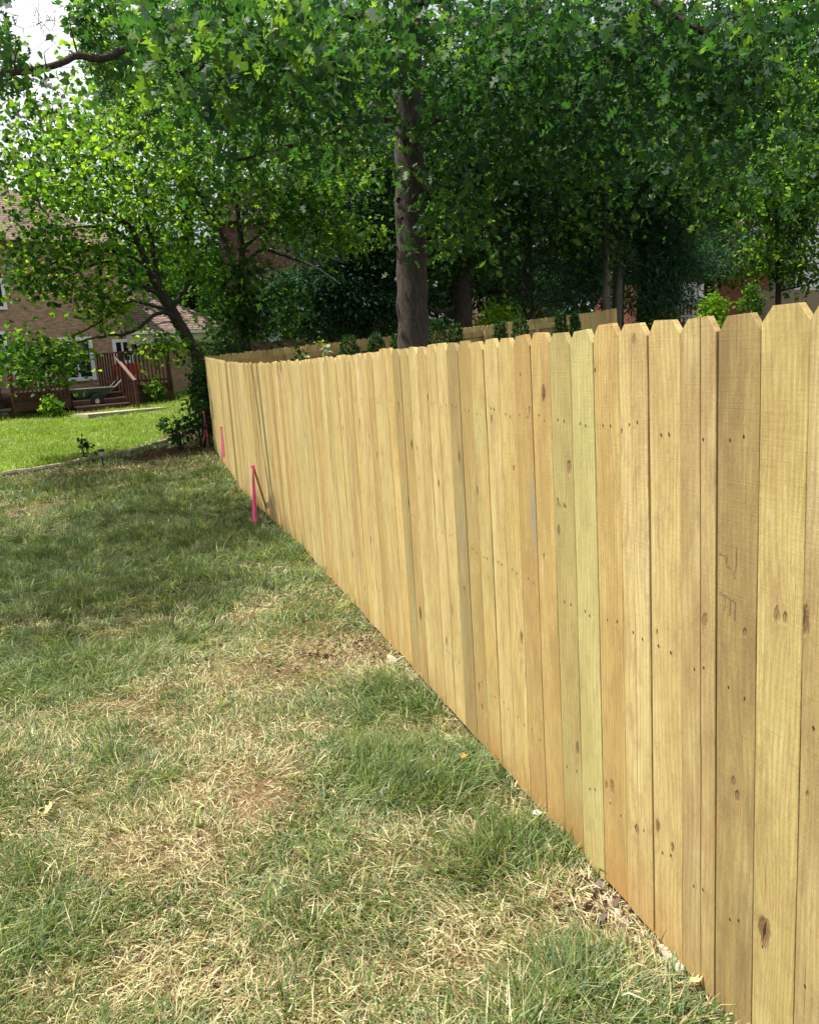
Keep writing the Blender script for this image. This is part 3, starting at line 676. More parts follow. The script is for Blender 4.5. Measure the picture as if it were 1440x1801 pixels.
def tree(name, label, cat, base, limbs, blobs, shape, size, leafmat, bark, per=26, spread=.34, tint=(.4, .22), group=None,
         flat=.5, droop=.25, vflat=.6, twig=.011, lit=0.0, trunk_n=10, crown_name='crown', trunk_name='trunk', reach=9.0, upbias=.12, shell=.35, bare=(), keep_sun=None):
    """limbs: list of (points, radii) in world space, the first is the trunk; blobs: (centre, (rx,ry,rz), number of twig ends)"""
    base = np.array(base, float)
    root = empty(name, tuple(base), label, cat, group)
    mb = MB(); nodes = []; nrad = []
    for li, (pts, rad) in enumerate(limbs):
        pts = [np.array(p, float) for p in pts]; m = len(pts)
        if np.isscalar(rad): rad = list(np.linspace(rad, rad*.35, m))
        # resample smoothly (Catmull-Rom)
        P = [pts[0]*2-pts[1]] + pts + [pts[-1]*2-pts[-2]]; q = []; rr = []
        for i in range(m-1):
            for t in np.linspace(0, 1, 6)[:-1]:
                p0, p1, p2, p3 = P[i:i+4]
                q.append(.5*((2*p1)+(-p0+p2)*t+(2*p0-5*p1+4*p2-p3)*t*t+(-p0+3*p1-3*p2+p3)*t**3)); rr.append(rad[i]*(1-t)+rad[i+1]*t)
        q.append(pts[-1]); rr.append(rad[-1])
        jit = np.array(rr)[:, None]*rng.normal(0, .045 if li == 0 else .22, (len(q), 3)); jit[0] = 0
        q = [a + b for a, b in zip(q, jit)]
        mb.tube([a-base for a in q], rr, trunk_n if li == 0 else 6)
        for a, r_ in list(zip(q, rr))[(0 if li else int(len(q)*.3)):]: nodes.append(a); nrad.append(r_)
    att = []; lit_ = []; nleafy = sum(b[2] for b in blobs)
    for bi, blob in enumerate(list(blobs)+list(bare)):
        c, r, n = blob[:3]; ti = blob[3] if len(blob) > 3 else 0.0  # clump tint
        v = rng.normal(0, 1, (n, 3)); v /= np.linalg.norm(v, axis=1)[:, None]
        v *= (shell + (1-shell)*rng.random((n, 1)))**.6
        att.append(np.array(c) + v*np.array(r)); lit_ += [ti]*n
    att = np.concatenate(att); lit_ = np.array(lit_)
    nd = np.array(nodes); dist = np.min(np.linalg.norm(att[:, None, :]-nd[None], axis=2), axis=1)
    order = np.argsort(dist); nodes = list(nd); 
    arr = np.zeros((len(nodes)+len(att)*3+4, 3)); cnt = len(nodes); arr[:cnt] = nd; rads = np.zeros(len(arr)); rads[:cnt] = nrad
    ends = []; hubs = []
    for a in order:
        p = att[a]; dd = np.linalg.norm(arr[:cnt]-p, axis=1) + np.maximum(0, arr[:cnt, 2]-p[2])*.25
        i = int(np.argmin(dd)); q = arr[i]; L = np.linalg.norm(p-q)
        if L > reach: continue
        pts = bez(q, p, np.array([rng.normal(0, .08)*L, rng.normal(0, .08)*L, upbias*L+rng.normal(0, .06)*L]), 4)
        r0 = min(rads[i]*.62, twig*(1+L*.55)); r0 = max(r0, twig*.45)
        mb.tube([x-base for x in pts], [r0, r0*.8, r0*.62, r0*.4], 4 if r0 > .012 else 3, False)
        for w, x in enumerate(pts[1:]): arr[cnt] = x; rads[cnt] = r0*(.8-.2*w); cnt += 1
        if a >= nleafy: continue
        ends.append((p, p-np.array(pts[-2]), lit_[a]))
        if L > 1.0: ends.append((np.array(pts[2]), p-np.array(pts[-2]), lit_[a]))
    mb.obj(trunk_name, bark, root, smooth_=True)
    E = np.array([e[0] for e in ends]); D = np.array([e[1]/(np.linalg.norm(e[1])+1e-9) for e in ends]); T = np.array([e[2] for e in ends])
    k = rng.poisson(per, len(E)); idx = np.repeat(np.arange(len(E)), k); N = len(idx)
    off = rng.normal(0, 1, (N, 3))*np.array([1, 1, vflat])*spread
    off -= D[idx]*np.abs(rng.normal(0, .4, N))[:, None]*spread
    off[:, 2] -= droop*np.hypot(off[:, 0], off[:, 1])
    C = E[idx]+off
    if keep_sun is not None:
        ok = keep_sun(C); C = C[ok]; off = off[ok]; idx = idx[ok]; N = len(idx)
    dirs = off/(np.linalg.norm(off, axis=1)[:, None]+1e-9)*.7 + rng.normal(0, .45, (N, 3)); dirs[:, 2] -= droop
    V, kk = leaf_points(C, size, shape, dirs, flat, droop)
    tn = np.clip(tint[0] + T[idx] + rng.normal(0, .10, len(E))[idx] + rng.normal(0, tint[1], N), 0, 1)
    link(crown_name, ngon_mesh(crown_name, V-base, kk, {'tint': tn}), leafmat, root)
    return root
def L3(*a):      # limb from (px,py,depth) triples
    return [at(*p) for p in a]
def gpt(px, Y, dz=-.1):
    p = ground_at(px, Y); p[2] += dz; return p

# --- the big oak inside the yard
ob = gpt(724, 14, -.15)
def oakp(px, py): return at(px, py, 14)
trunk = [ob, oakp(727, 600), oakp(724, 450), oakp(720, 300), oakp(717, 150), oakp(722, 20), oakp(728, -150), oakp(730, -330), oakp(728, -520)]
T8 = np.array(trunk[6]); T7 = np.array(trunk[7])
limbs = [(trunk, [.285, .262, .25, .235, .215, .19, .16, .11, .05]),
    (L3((718, 215, 14), (640, 212, 13.2), (570, 235, 12.5), (500, 258, 11.8), (415, 282, 11.2)), .06),
    (L3((718, 140, 14), (610, 128, 12.6), (480, 112, 11), (350, 105, 9.6), (250, 90, 10.4)), .075),
    (L3((722, 50, 14), (640, 30, 12.4), (570, 15, 10.8), (500, 48, 9.7), (430, 84, 9.0), (320, 130, 8.4)), .075),
    (L3((724, -60, 14), (590, -70, 12.6), (440, 5, 11.4), (330, 52, 10.8), (250, 75, 10.4), (180, 100, 10.0), (130, 100, 9.8), (70, 124, 9.6), (0, 132, 9.3), (-60, 150, 9.0)), .07),
    (L3((724, 70, 14), (790, 42, 13.2), (850, 46, 12.2), (910, 62, 11.4), (975, 90, 10.8)), .07),
    (L3((726, 10, 14), (850, -30, 12.5), (980, -40, 11), (1120, -10, 10), (1240, 60, 9.4)), .075),
    (L3((722, 230, 14), (840, 190, 13.2), (960, 190, 12.4), (1080, 210, 11.8)), .055),
    (L3((722, 330, 14), (770, 340, 13.6), (812, 385, 13.2)), .028),
    ([T8, T8+(-2.2, -2.6, .6), T8+(-4.5, -4.0, .3), (-6.6, 9.0, 7.4)], .10),
    ([T8, T8+(-3, -.4, .5), T8+(-6.0, -1.6, .2), (-8.7, 13.7, 8.8)], .10),
    ([T8, T8+(.4, -3, .7), T8+(.3, -5.6, .7), T8+(-.4, -7.8, .3)], .09),
    ([T8, T8+(3, -2.2, .8), T8+(5.6, -4, .9), T8+(7.4, -5, .6)], .10),
    ([T8, T8+(3.2, 1.2, 1.), T8+(6.2, 2, 1.2)], .09), ([T7, T7+(-2.6, 2.2, .9), T7+(-4.6, 4, 1.4)], .08), ([T7, T7+(2, 3.4, 1.2), T7+(3.4, 5.6, 1.6)], .08)]
def B(px, py, Y, rx, ry, rz, n, t=0.0): return (at(px, py, Y), (rx, ry, rz), n, t)
blobs = [B(15, 50, 9.6, .8, .9, .5, 36, .08), B(95, 75, 10.4, .55, .6, .4, 22, .1), B(140, 20, 10.6, .8, .7, .35, 20, .08), B(230, 45, 11.2, 1.25, .9, .45, 40, .05), B(380, 90, 8.6, .9, 1.0, .5, 44, .1), B(520, 50, 9.8, 1.1, 1.2, .6, 52, .05), B(500, 150, 10.2, 1.1, 1.1, .5, 44),
    B(575, 150, 11.8, .9, 1.1, .6, 26, -.05), B(630, 30, 12.2, 1.0, 1.2, .7, 30), B(430, 250, 11.4, 1.2, 1.0, .4, 14, -.05), B(590, 235, 12.6, .7, .9, .4, 14, .05), B(340, 120, 9.2, .7, .8, .25, 9, -.05),
    B(840, 60, 12.0, 1.2, 1.2, .7, 46), B(960, 60, 11.0, 1.1, 1.2, .7, 48, -.1), B(1090, 60, 10.2, 1.2, 1.2, .7, 50, -.16), B(1230, 90, 9.6, 1.1, 1.1, .7, 48, -.1), B(1330, 150, 9.6, 1.0, 1.0, .7, 42, -.08),
    B(885, 200, 12.8, 1.0, 1.1, .7, 34, -.05), B(980, 240, 12.4, 1.2, 1.1, .7, 44, -.15), B(1110, 250, 12.0, 1.1, 1.1, .7, 40, -.1), B(815, 300, 13.2, .5, .8, .5, 18, .05), B(800, 385, 13.2, .45, .5, .35, 16, .15), B(1300, 270, 11.5, 1.1, 1.1, .6, 40, .1),
    B(680, 275, 12.9, .25, .4, .3, 5, .3), B(690, 60, 12.8, .4, .5, .4, 9), B(770, 130, 13, .4, .5, .5, 9),
    ((-6.2, 9.4, 7.6), (1.7, 2.6, .9), 190), ((-5.6, 6.6, 7.6), (1.0, 1.0, .6), 56), ((-8.1, 13.9, 9.0), (1.9, 2.2, .9), 130), ((-9.0, 9.6, 7.8), (1.5, 2.0, .8), 30), (T8+(0.6, -6.2, 1.2), (2.0, 1.6, .8), 26), (T8+(4.6, -3.6, 1.0), (3.0, 2.6, 1.1), 84), (T8+(5.0, 2, 1.4), (3.0, 2.6, 1.2), 84), (T7+(0, 1, 1.6), (3.4, 3.2, 1.8), 80)]  # unseen crown masses, the first four added to shade the lawn
def fence_in_sun(C):
    """False for leaves pruned so that the front of the fence stays in the sun"""
    a = FP[1]; d = FP[2]-FP[1]; d = d/np.hypot(*d); n = np.array([-d[1], d[0]]); sun_ = np.array(sv)
    t = ((C[:, :2]-a)@n)/(sun_[:2]@n); hit_ = C - t[:, None]*sun_; hz = hit_[:, 2]-H0(hit_[:, 0], hit_[:, 1])
    return ~((t > 0) & (hz > .05) & (hz < 2.0) & (hit_[:, 1] > 1) & (hit_[:, 1] < 17))
bare = [B(330, 215, 10.6, 1.0, .9, .5, 34), B(450, 300, 11.6, .9, .8, .4, 26), B(560, 300, 12.6, .7, .8, .4, 18), B(220, 180, 9.4, .8, .8, .4, 9), B(80, 200, 9.6, .6, .5, .3, 14)]
tree('oak_tree', 'tall oak with a thick straight grey-brown trunk rising behind the front fence', 'tree', ob, limbs, blobs, 'oak', .135, LEAF_OAK, BARK_OAK, per=16, spread=.32, tint=(.36, .2), flat=.42, droop=.3, twig=.010, trunk_n=16, bare=bare, keep_sun=fence_in_sun)
# knots and branch scars on the oak's trunk
oak = bpy.data.objects['oak_tree']
for px, py, r_ in ((700, 352, .045), (729, 348, .04), (706, 385, .03), (694, 437, .05), (712, 250, .05)):
    c = at(px, py, 13.76)
    if px == 694: c = at(px, py, 13.95)
    MB().lathe([(r_*.2, 0), (r_, .0), (r_*1.05, .03), (r_*.75, .055), (r_*.45, .045), (r_*.25, .02)], 9).obj('branch_scar', BARK_OAK, oak, tuple(c - np.array(oak.location)), (math.radians(80), 0, .15), True)

# --- leaning tree at the far end of the lawn
lb = gpt(357, 18.6, -.1); D0 = 18.6
def lp(*q): return [at(px, py, Y) for px, py, Y in q]
limbs = [([lb]+lp((350, 640, 18.6), (333, 602, 18.5), (308, 556, 18.3), (284, 516, 18.1), (262, 470, 17.9), (246, 432, 17.8), (228, 398, 17.6), (190, 375, 17.2), (150, 372, 16.9)), [.15, .14, .135, .125, .115, .085, .07, .055, .04, .025]),
    (lp((284, 516, 18.1), (274, 470, 18.2), (266, 420, 18.2), (256, 380, 18.2), (258, 330, 18.2)), .075),
    (lp((322, 578, 18.4), (300, 552, 18.1), (272, 554, 17.8), (248, 574, 17.4), (222, 588, 17.1), (190, 590, 16.8), (150, 598, 16.5)), .055),
    (lp((318, 572, 18.4), (296, 566, 18.6), (270, 573, 18.7)), .03),
    (lp((300, 545, 18.2), (268, 538, 17.9), (235, 530, 17.5), (205, 545, 17.1), (170, 570, 16.6), (130, 590, 16.2)), .045),
    (lp((290, 525, 18.1), (250, 500, 17.8), (210, 462, 17.4), (150, 470, 16.9), (90, 510, 16.4)), .05),
    (lp((262, 470, 17.9), (220, 448, 17.5), (160, 440, 16.9), (100, 460, 16.3), (40, 490, 15.9)), .045),
    (lp((246, 432, 17.8), (200, 405, 17.2), (130, 400, 16.5), (60, 430, 16.0)), .04),
    (lp((300, 545, 18.2), (330, 500, 18.4), (352, 450, 18.6), (380, 410, 18.8)), .06)]
blobs = [B(50, 634, 16.0, .85, .8, .28, 62, .05), B(15, 600, 15.9, .6, .5, .25, 22, .1), B(95, 610, 16.4, .5, .6, .18, 18, .2), B(300, 606, 18.0, .42, .5, .22, 22, .05), B(255, 586, 17.6, .35, .4, .06, 5, .35), B(175, 550, 16.8, .5, .5, .3, 18, .3),
    B(130, 500, 16.4, .8, .7, .25, 26, .15), B(45, 480, 15.8, .7, .6, .22, 28, .0), B(60, 420, 16.0, .9, .7, .4, 46, .05), B(20, 330, 16.0, .8, .7, .45, 30, .1), B(130, 350, 16.4, .9, .7, .4, 36, .15), B(220, 330, 17.4, .9, .8, .5, 40, .3), B(300, 400, 18.2, .9, .8, .6, 44, .2),
    B(225, 480, 17.4, .4, .5, .2, 9, .2), B(190, 510, 17.0, .6, .6, .28, 28, .2), B(150, 440, 16.8, .8, .7, .35, 28, .1), B(330, 470, 18.5, .6, .6, .4, 26, .1), B(170, 420, 17.0, .6, .6, .3, 20, .2), B(100, 260, 16.6, 1.3, .9, .6, 34, .3), B(260, 240, 17.8, 1.2, 1.0, .7, 44, .3)]
tree('leaning_tree', 'broad-leaved tree leaning left over the lawn in front of the brick house', 'tree', lb, limbs, blobs, 'round', .088, LEAF_YG, BARK_DARK, per=14, spread=.24, tint=(.30, .24), flat=.5, droop=.35, twig=.011)

# --- slim forked tree behind the fence corner
sb = gpt(434, 20.5)
limbs = [([sb]+lp((432, 600, 20.5), (427, 540, 20.5), (424, 490, 20.4), (426, 440, 20.4), (420, 390, 20.3), (414, 330, 20.2), (400, 250, 20.1)), [.12, .115, .105, .095, .075, .06, .045, .03]),
    (lp((424, 500, 20.4), (406, 450, 20.2), (384, 400, 20.0), (362, 368, 19.9), (340, 320, 19.8)), .075), (lp((426, 470, 20.4), (460, 440, 20.6), (500, 450, 20.8), (560, 470, 21)), .05), (lp((424, 440, 20.4), (470, 400, 20.4), (520, 350, 20.4)), .05)]
blobs = [B(400, 300, 20, 1.7, 1.2, 1.0, 90, .25), B(500, 360, 20.4, 1.3, 1.0, .8, 70, .1), B(600, 400, 20.6, 1.0, .8, .5, 40, .35), B(380, 480, 19.9, 1.0, .8, .6, 50, -.05), B(470, 540, 20.8, .9, .8, .7, 60, -.1), B(560, 300, 20.6, 1.2, 1, .8, 60, .2), B(400, 560, 20.3, .6, .5, .5, 40, -.15), B(300, 180, 19.5, 1.6, 1.2, .8, 50, .35), B(480, 210, 20, 1.8, 1.2, .9, 60, .25), B(150, 210, 19.4, 1.5, 1.2, .7, 30, .35)]
tree('forked_tree', 'slim dark forked tree standing left of the oak behind the fence corner', 'tree', sb, limbs, blobs, 'star', .125, LEAF_YG, BARK_DARK, per=19, spread=.32, tint=(.16, .22), flat=.45, twig=.012)

# --- trees beyond the back fence
def far_tree(label, px, Y, r0, top_py, blobs, shape, size, lm, bark, extra=(), name='tree', **kw):
    b = gpt(px, Y)
    pts = [b] + [at(px + rng.normal(0, 2), py, Y) for py in np.linspace(560, top_py, 6)]
    lim = [(pts, list(np.linspace(r0, r0*.4, len(pts))))] + list(extra)
    return tree(name, label, 'tree', b, lim, blobs, shape, size, lm, bark, **kw)
GB = 'trees beyond the back fence'
far_tree('dark broad-leaved tree just right of the oak, beyond the back fence', 812, 24, .30, 150,
    [B(800, 430, 23.6, 1.6, 1.4, .8, 80, .15), B(860, 330, 23.6, 2.0, 1.6, 1.3, 100, -.1), B(760, 250, 24, 2.2, 1.8, 1.5, 110), B(880, 190, 24, 2.4, 1.8, 1.6, 110), B(700, 420, 24.5, 1.4, 1.2, .7, 50, -.1)], 'star', .16, LEAF_DARK, BARK_DARK,
    [(lp((806, 540, 24), (770, 548, 23.6), (740, 530, 23.4)), .09), (lp((812, 400, 24), (860, 360, 23.6), (900, 330, 23.4)), .08)], 'broadleaf_tree', group=GB, per=22, spread=.42, tint=(.32, .2), twig=.014)
far_tree('dark conifer with thin level branches, second trunk right of the oak', 926, 25.5, .19, 60,
    [B(930, 520, 25.2, 1.5, 1.0, .25, 34), B(920, 470, 25.2, 1.7, 1.1, .3, 40), B(935, 420, 25.2, 1.6, 1.1, .3, 40), B(925, 360, 25.2, 1.7, 1.2, .5, 60), B(940, 280, 25.2, 1.7, 1.3, .8, 80), B(920, 190, 25.2, 1.6, 1.3, .9, 70)], 'needle', .16, LEAF_PINE, BARK_DARK,
    [(lp((926, 505, 25.5), (900, 512, 25), (862, 505, 24.6), (826, 503, 24.4)), .05), (lp((926, 470, 25.5), (965, 462, 25), (1010, 470, 24.8)), .04), (lp((926, 430, 25.5), (890, 420, 25), (850, 425, 24.8)), .04), (lp((926, 400, 25.5), (975, 390, 25), (1010, 398, 24.8)), .04), (lp((926, 520, 25.5), (960, 530, 25.2), (1000, 528, 25)), .035)], 'conifer', group=GB, per=42, spread=.24, tint=(.35, .2), flat=.3, vflat=.45, upbias=.03, twig=.012)
far_tree('left one of two close straight grey trunks ending the back fence', 1066, 25, .14, 40,
    [B(1040, 430, 24.8, 1.0, .9, .8, 40, .1), B(1080, 320, 24.6, 1.6, 1.3, 1.2, 80, -.1), B(1010, 230, 24.8, 1.8, 1.4, 1.2, 80, -.1), B(1100, 180, 24.8, 1.8, 1.4, 1.2, 80), B(1000, 400, 24.6, .9, .8, .5, 34, .4)], 'star', .15, LEAF_DARK, BARK_GREY, (), 'broadleaf_tree', group=GB, per=22, spread=.4, tint=(.36, .2), twig=.012)
far_tree('right one of two close straight grey trunks ending the back fence', 1086, 25.6, .15, 40,
    [B(1150, 360, 25.4, 1.5, 1.2, 1.0, 70, -.05), B(1200, 250, 25.4, 1.8, 1.4, 1.2, 80, -.05)], 'star', .15, LEAF_DARK, BARK_GREY, (), 'broadleaf_tree', group=GB, per=22, spread=.4, tint=(.34, .2), twig=.012)
far_tree('feathery pine with soft blue-green needles right of the twin trunks', 1130, 27, .16, 120,
    [B(1130, 500, 26.4, 1.2, 1.0, .7, 60), B(1150, 450, 26.4, 1.4, 1.1, .6, 70), B(1120, 400, 26.4, 1.3, 1.1, .6, 70), B(1180, 410, 26.4, 1.2, 1.0, .6, 60), B(1140, 330, 26.4, 1.3, 1.1, .8, 60), B(1185, 480, 26.6, .9, .8, .5, 40), B(1170, 530, 26.2, .9, .8, .4, 36), B(1280, 440, 29, 1.4, 1.0, .8, 40), B(1010, 520, 26, 1.0, .9, .6, 50), B(1010, 470, 26, 1.0, .8, .5, 40)], 'needle', .20, LEAF_PINE, BARK_DARK, (), 'pine_tree', group=GB, per=46, spread=.26, tint=(.55, .2), flat=.25, vflat=.6, twig=.012)
far_tree('leafy tree with a brown trunk in front of the white picket fence', 1246, 33, .23, 200,
    [B(1230, 420, 32.6, 1.8, 1.4, .8, 70, .2), B(1280, 470, 32.4, 1.4, 1.2, .35, 36, .25), B(1300, 360, 32.6, 2.2, 1.6, 1.2, 90, .1), B(1220, 320, 32.8, 2.2, 1.6, 1.2, 90), B(1260, 230, 32.8, 2.6, 2, 1.6, 100, .1)], 'leaf', .17, LEAF_YG, BARK_DARK,
    [(lp((1246, 470, 33), (1290, 480, 32.6), (1330, 485, 32.4)), .04)], 'broadleaf_tree', group=GB, per=20, spread=.45, tint=(.2, .18), twig=.014)
far_tree('open-branched young tree with upturned dark limbs near the right edge', 1368, 28, .11, 200,
    [B(1370, 440, 27.6, 1.1, .9, .6, 50, .2), B(1400, 370, 27.6, 1.2, 1.0, .8, 60, .1), B(1350, 330, 27.6, 1.2, 1.0, .8, 60, .1), B(1410, 480, 27.6, .8, .7, .4, 30, .15), B(1400, 270, 27.6, 1.4, 1.0, 1.0, 60, .2), B(1410, 150, 27.4, 1.4, 1, 1, 50, .35)], 'leaf', .14, LEAF_YG, BARK_DARK,
    [(lp((1366, 505, 28), (1385, 480, 27.8), (1402, 450, 27.7), (1400, 410, 27.6)), .05), (lp((1366, 500, 28), (1352, 470, 27.8), (1345, 440, 27.7)), .04), (lp((1368, 512, 28), (1420, 500, 27.6), (1460, 480, 27.4)), .04)], 'broadleaf_tree', group=GB, per=20, spread=.34, tint=(.22, .2), twig=.012)
# hemlock mass left of the oak
far_tree('dark drooping hemlock filling the gap between the forked tree and the oak', 640, 24.5, .2, 200,
    [B(600, 560, 24, 1.8, 1.2, .5, 100), B(660, 520, 24, 1.6, 1.2, .6, 100), B(580, 480, 24, 1.8, 1.3, .6, 100), B(660, 440, 24, 1.6, 1.3, .6, 90, .1), B(600, 400, 24, 1.8, 1.3, .7, 90, .1), B(640, 320, 24, 1.8, 1.4, .9, 90), B(610, 240, 24, 2, 1.4, 1, 80, .15), B(520, 520, 24, 1.3, 1.0, .7, 70)], 'scale', .13, LEAF_PINE, BARK_DARK,
    [(lp((640, 530, 24.5), (600, 510, 24), (550, 498, 23.8), (500, 505, 23.6)), .07)], 'hemlock_tree', group=GB, per=60, spread=.32, tint=(.30, .22), flat=.5, vflat=.35, upbias=.05, twig=.013)
# larger trees standing further back
bgt = [('tall pale-green tree behind the leaning tree at the left edge', 60, 32, 'leaf', LEAF_YG, .3, [(40, 210, 3.4, 1.5), (30, 330, 2.6, 1.4), (190, 300, 2.8, 1.6)]),
       ('tall yellow-green tree between the brick house and the forked tree', 330, 33, 'leaf', LEAF_YG, .38, [(330, 220, 4.0, 2.6), (300, 380, 3.6, 1.8), (380, 480, 3.0, 1.5), (330, 80, 4.5, 2.4)]),
       ('tall green tree behind the hemlock left of the oak', 560, 34, 'leaf', LEAF_YG, .25, [(560, 200, 4.0, 2.6), (600, 330, 3.6, 2.0), (520, 80, 4.5, 2.6), (520, 430, 3.0, 1.6)]),
       ('tall dark tree right behind the conifer', 880, 36, 'leaf', LEAF_DARK, .3, [(860, 220, 4.0, 2.6), (940, 320, 4.0, 2.2), (800, 100, 4.5, 2.6), (760, 460, 2.8, 1.6), (880, 480, 2.4, 1.2)]),
       ('tall dark tree behind the twin grey trunks', 1090, 37, 'leaf', LEAF_DARK, .3, [(1080, 220, 4.2, 2.6), (1160, 330, 3.6, 2.0), (1060, 90, 4.5, 2.6), (1050, 440, 2.6, 1.5)]),
       ('tall green tree rising behind the red brick house', 1300, 50, 'leaf', LEAF_YG, .2, [(1300, 170, 6.0, 3.6), (1400, 260, 5.0, 3.0), (1220, 250, 4.5, 3), (1380, 60, 5.5, 3.2)])]
for lab, px, Y, shp, lm, tb, bl in bgt:
    far_tree(lab, px, Y, .3, 60 if px > 200 else 290, [B(a, b, Y-.5, r1, r1*.7, r2, int((26 if px > 700 else 11)*r1*r2/1.6), 0) for a, b, r1, r2 in bl], shp, .24, lm, BARK_DARK, (), 'broadleaf_tree', group='taller trees standing further back', per=26, spread=.75, tint=(tb, .2), twig=.02, reach=14)

# --- far wood, one mass
def far_wood():
    N = 52000; x = rng.uniform(-55, 60, N); y = 52 + rng.random(N)*14 + 3*np.sin(x*.3)
    top = 11 + 5*fbm(x*.12, y*.05, 5, 3)*2 - 9.0*(1-smooth(-6, 2, x))
    z = H0(x, y) + top*rng.random(N)**.75
    C = np.stack([x, y, z], 1); V, k = leaf_points(C, .75, 'rhomb', None, .3, .2)
    tn = np.clip(.25 + .35*(fbm(x*.5, z*.8, 9, 3)-.3) + rng.normal(0, .18, N), 0, 1)
    o = link('far_wood', ngon_mesh('far_wood', V, k, {'tint': tn}), LEAF_DARK); tag(o, kind='stuff')
far_wood()

# --- shrubs, arborvitae
def shrub(name, label, cat, p, w, h, n, shape, size, lm, tint=.45, group=None, stems=6, flat=.35, top=1.0):
    p = np.array(p, float); root = empty(name, tuple(p), label, cat, group)
    mb = MB()
    for i in range(stems):
        a = rng.random()*6.28; r = w*.4*rng.random()**.5; e = np.array([r*math.cos(a), r*math.sin(a), h*(.6+.3*rng.random())])
        mb.tube(bez((.03*math.cos(a), .03*math.sin(a), -.05), e, np.array([0, 0, .1*h]), 5), [.012, .011, .009, .007, .005], 5)
    mb.obj('stem', BARK_DARK, root)
    m = max(10, n//14); v = rng.normal(0, 1, (m, 3)); v /= np.linalg.norm(v, axis=1)[:, None]; v *= (.45+.55*rng.random((m, 1)))
    cl = v*np.array([w/2, w/2, h*.48]) + np.array([0, 0, h*.54])
    idx = rng.integers(0, m, n); C = cl[idx] + rng.normal(0, .09*max(w, .5), (n, 3)); C[:, 2] = np.abs(C[:, 2])
    V, k = leaf_points(C, size, shape, None, flat, .1)
    tn = np.clip(tint + rng.normal(0, .12, m)[idx] + rng.normal(0, .15, n), 0, 1)
    link('foliage', ngon_mesh('foliage', V, k, {'tint': tn}), lm, root); return root
def arborvitae(p, w, h, label):
    p = np.array(p, float); root = empty('arborvitae', tuple(p), label, 'shrub', 'arborvitae planted along the back fence')
    MB().tube([(0, 0, -.05), (0, 0, h*.5), (0, 0, h*.95)], [.03, .02, .006], 6).obj('trunk', BARK_DARK, root)
    N = 2600; t = rng.random(N)**1.25; a = rng.random(N)*6.283
    prof = (w/2)*np.clip(1.02-t, 0, 1)**.36*(.88+.24*vnoise(a*1.6, t*9, 3))*np.where(t < .12, .75+t*2, 1.0)
    rr = prof*(.72+.3*rng.random(N)); C = np.stack([rr*np.cos(a), rr*np.sin(a), .05+t*h*.97], 1)
    dirs = np.stack([np.cos(a)*.6, np.sin(a)*.6, np.full(N, 1.0)], 1) + rng.normal(0, .3, (N, 3))
    V, k = leaf_points(C, .085, 'scale', dirs, .05, 0)
    link('foliage', ngon_mesh('foliage', V, k, {'tint': np.clip(.35+rng.normal(0, .2, N), 0, 1)}), LEAF_CEDAR, root)
ARB = [(613, 592, 18.0, .44, 'conical arborvitae left of the oak, the widest of the two left ones'), (661, 590, 18.4, .42, 'flat-topped arborvitae second left of the oak trunk'), (699, 592, 18.5, .42, 'arborvitae half hidden behind the left side of the oak trunk'),
       (767, 563, 18.9, .46, 'tallest arborvitae directly right of the oak trunk'), (800, 571, 19.1, .36, 'small arborvitae below the dark trunk right of the oak'), (879, 567, 20.0, .32, 'narrow arborvitae in front of a fence post below the bright shrub'),
       (914, 562, 20.2, .42, 'arborvitae below the dark conifer trunk'), (985, 548, 21.6, .30, 'slender arborvitae in shade beside the last fence bay'), (1010, 552, 21.8, .26, 'thin arborvitae furthest right before the twin trunks')]
for px, py, Y, w, lab in ARB:
    tp = at(px, py, Y); b = np.array([tp[0], tp[1], float(H0(tp[0], tp[1]))]); arborvitae(b, w*1.55, max(.9, tp[2]-b[2]), lab)
def shrub_at(px, py_top, Y, w, *a, **k):
    tp = at(px, py_top, Y); b = np.array([tp[0], tp[1], float(H0(tp[0], tp[1]))])
    return a, b, max(.25, tp[2]-b[2])
def put(name, label, px, py_top, Y, w, n, shape, size, lm, **k):
    tp = at(px, py_top, Y); b = np.array([tp[0], tp[1], float(H0(tp[0], tp[1]))])
    return shrub(name, label, 'shrub', b, w, max(.25, tp[2]-b[2]), n, shape, size, lm, **k)
def put2(name, label, px, pyb, pyt, w, *a, **k):
    Y = float(ground(px, pyb)[1]); return put(name, label, px, pyt, Y, w, *a, **k)
put('shrub', 'loose dark young shrub at the left end of the back fence', 527, 598, 17.4, .42, 700, 'leaf', .06, LEAF_DARK)
put('pale_shrub', 'left of two whitish-leaved plants peeking over the front fence', 547, 612, 17.0, .36, 240, 'leaf', .09, LEAF_PALE, group='whitish plants behind the fence')
put('pale_shrub', 'right of two whitish-leaved plants peeking over the front fence, the taller', 576, 606, 17.2, .42, 300, 'leaf', .09, LEAF_PALE, group='whitish plants behind the fence')
put('bright_shrub', 'bright yellow-green shrub glowing beyond the back fence under the conifer', 872, 528, 24.6, 1.7, 2600, 'leaf', .11, LEAF_SHRUB)
put('bright_shrub', 'bright yellow-green shrub in front of the white picket fence', 1256, 515, 29, 1.1, 1500, 'leaf', .11, LEAF_SHRUB)
put('shrub', 'low mid-green shrub right of the twin trunks by the old pickets', 1160, 545, 27, 1.4, 1600, 'leaf', .10, LEAF_YG)
put('shrub', 'rounded shrub below the red brick house', 1320, 500, 30, 1.0, 1200, 'leaf', .10, LEAF_YG)
put('shrub', 'small green shrub below the pink brick house window', 470, 612, 21.5, 1.2, 900, 'leaf', .08, LEAF_DARK)
put('shrub', 'yellow-green shrub tip left of the oak over the back fence', 570, 598, 22.5, .8, 700, 'leaf', .09, LEAF_SHRUB)
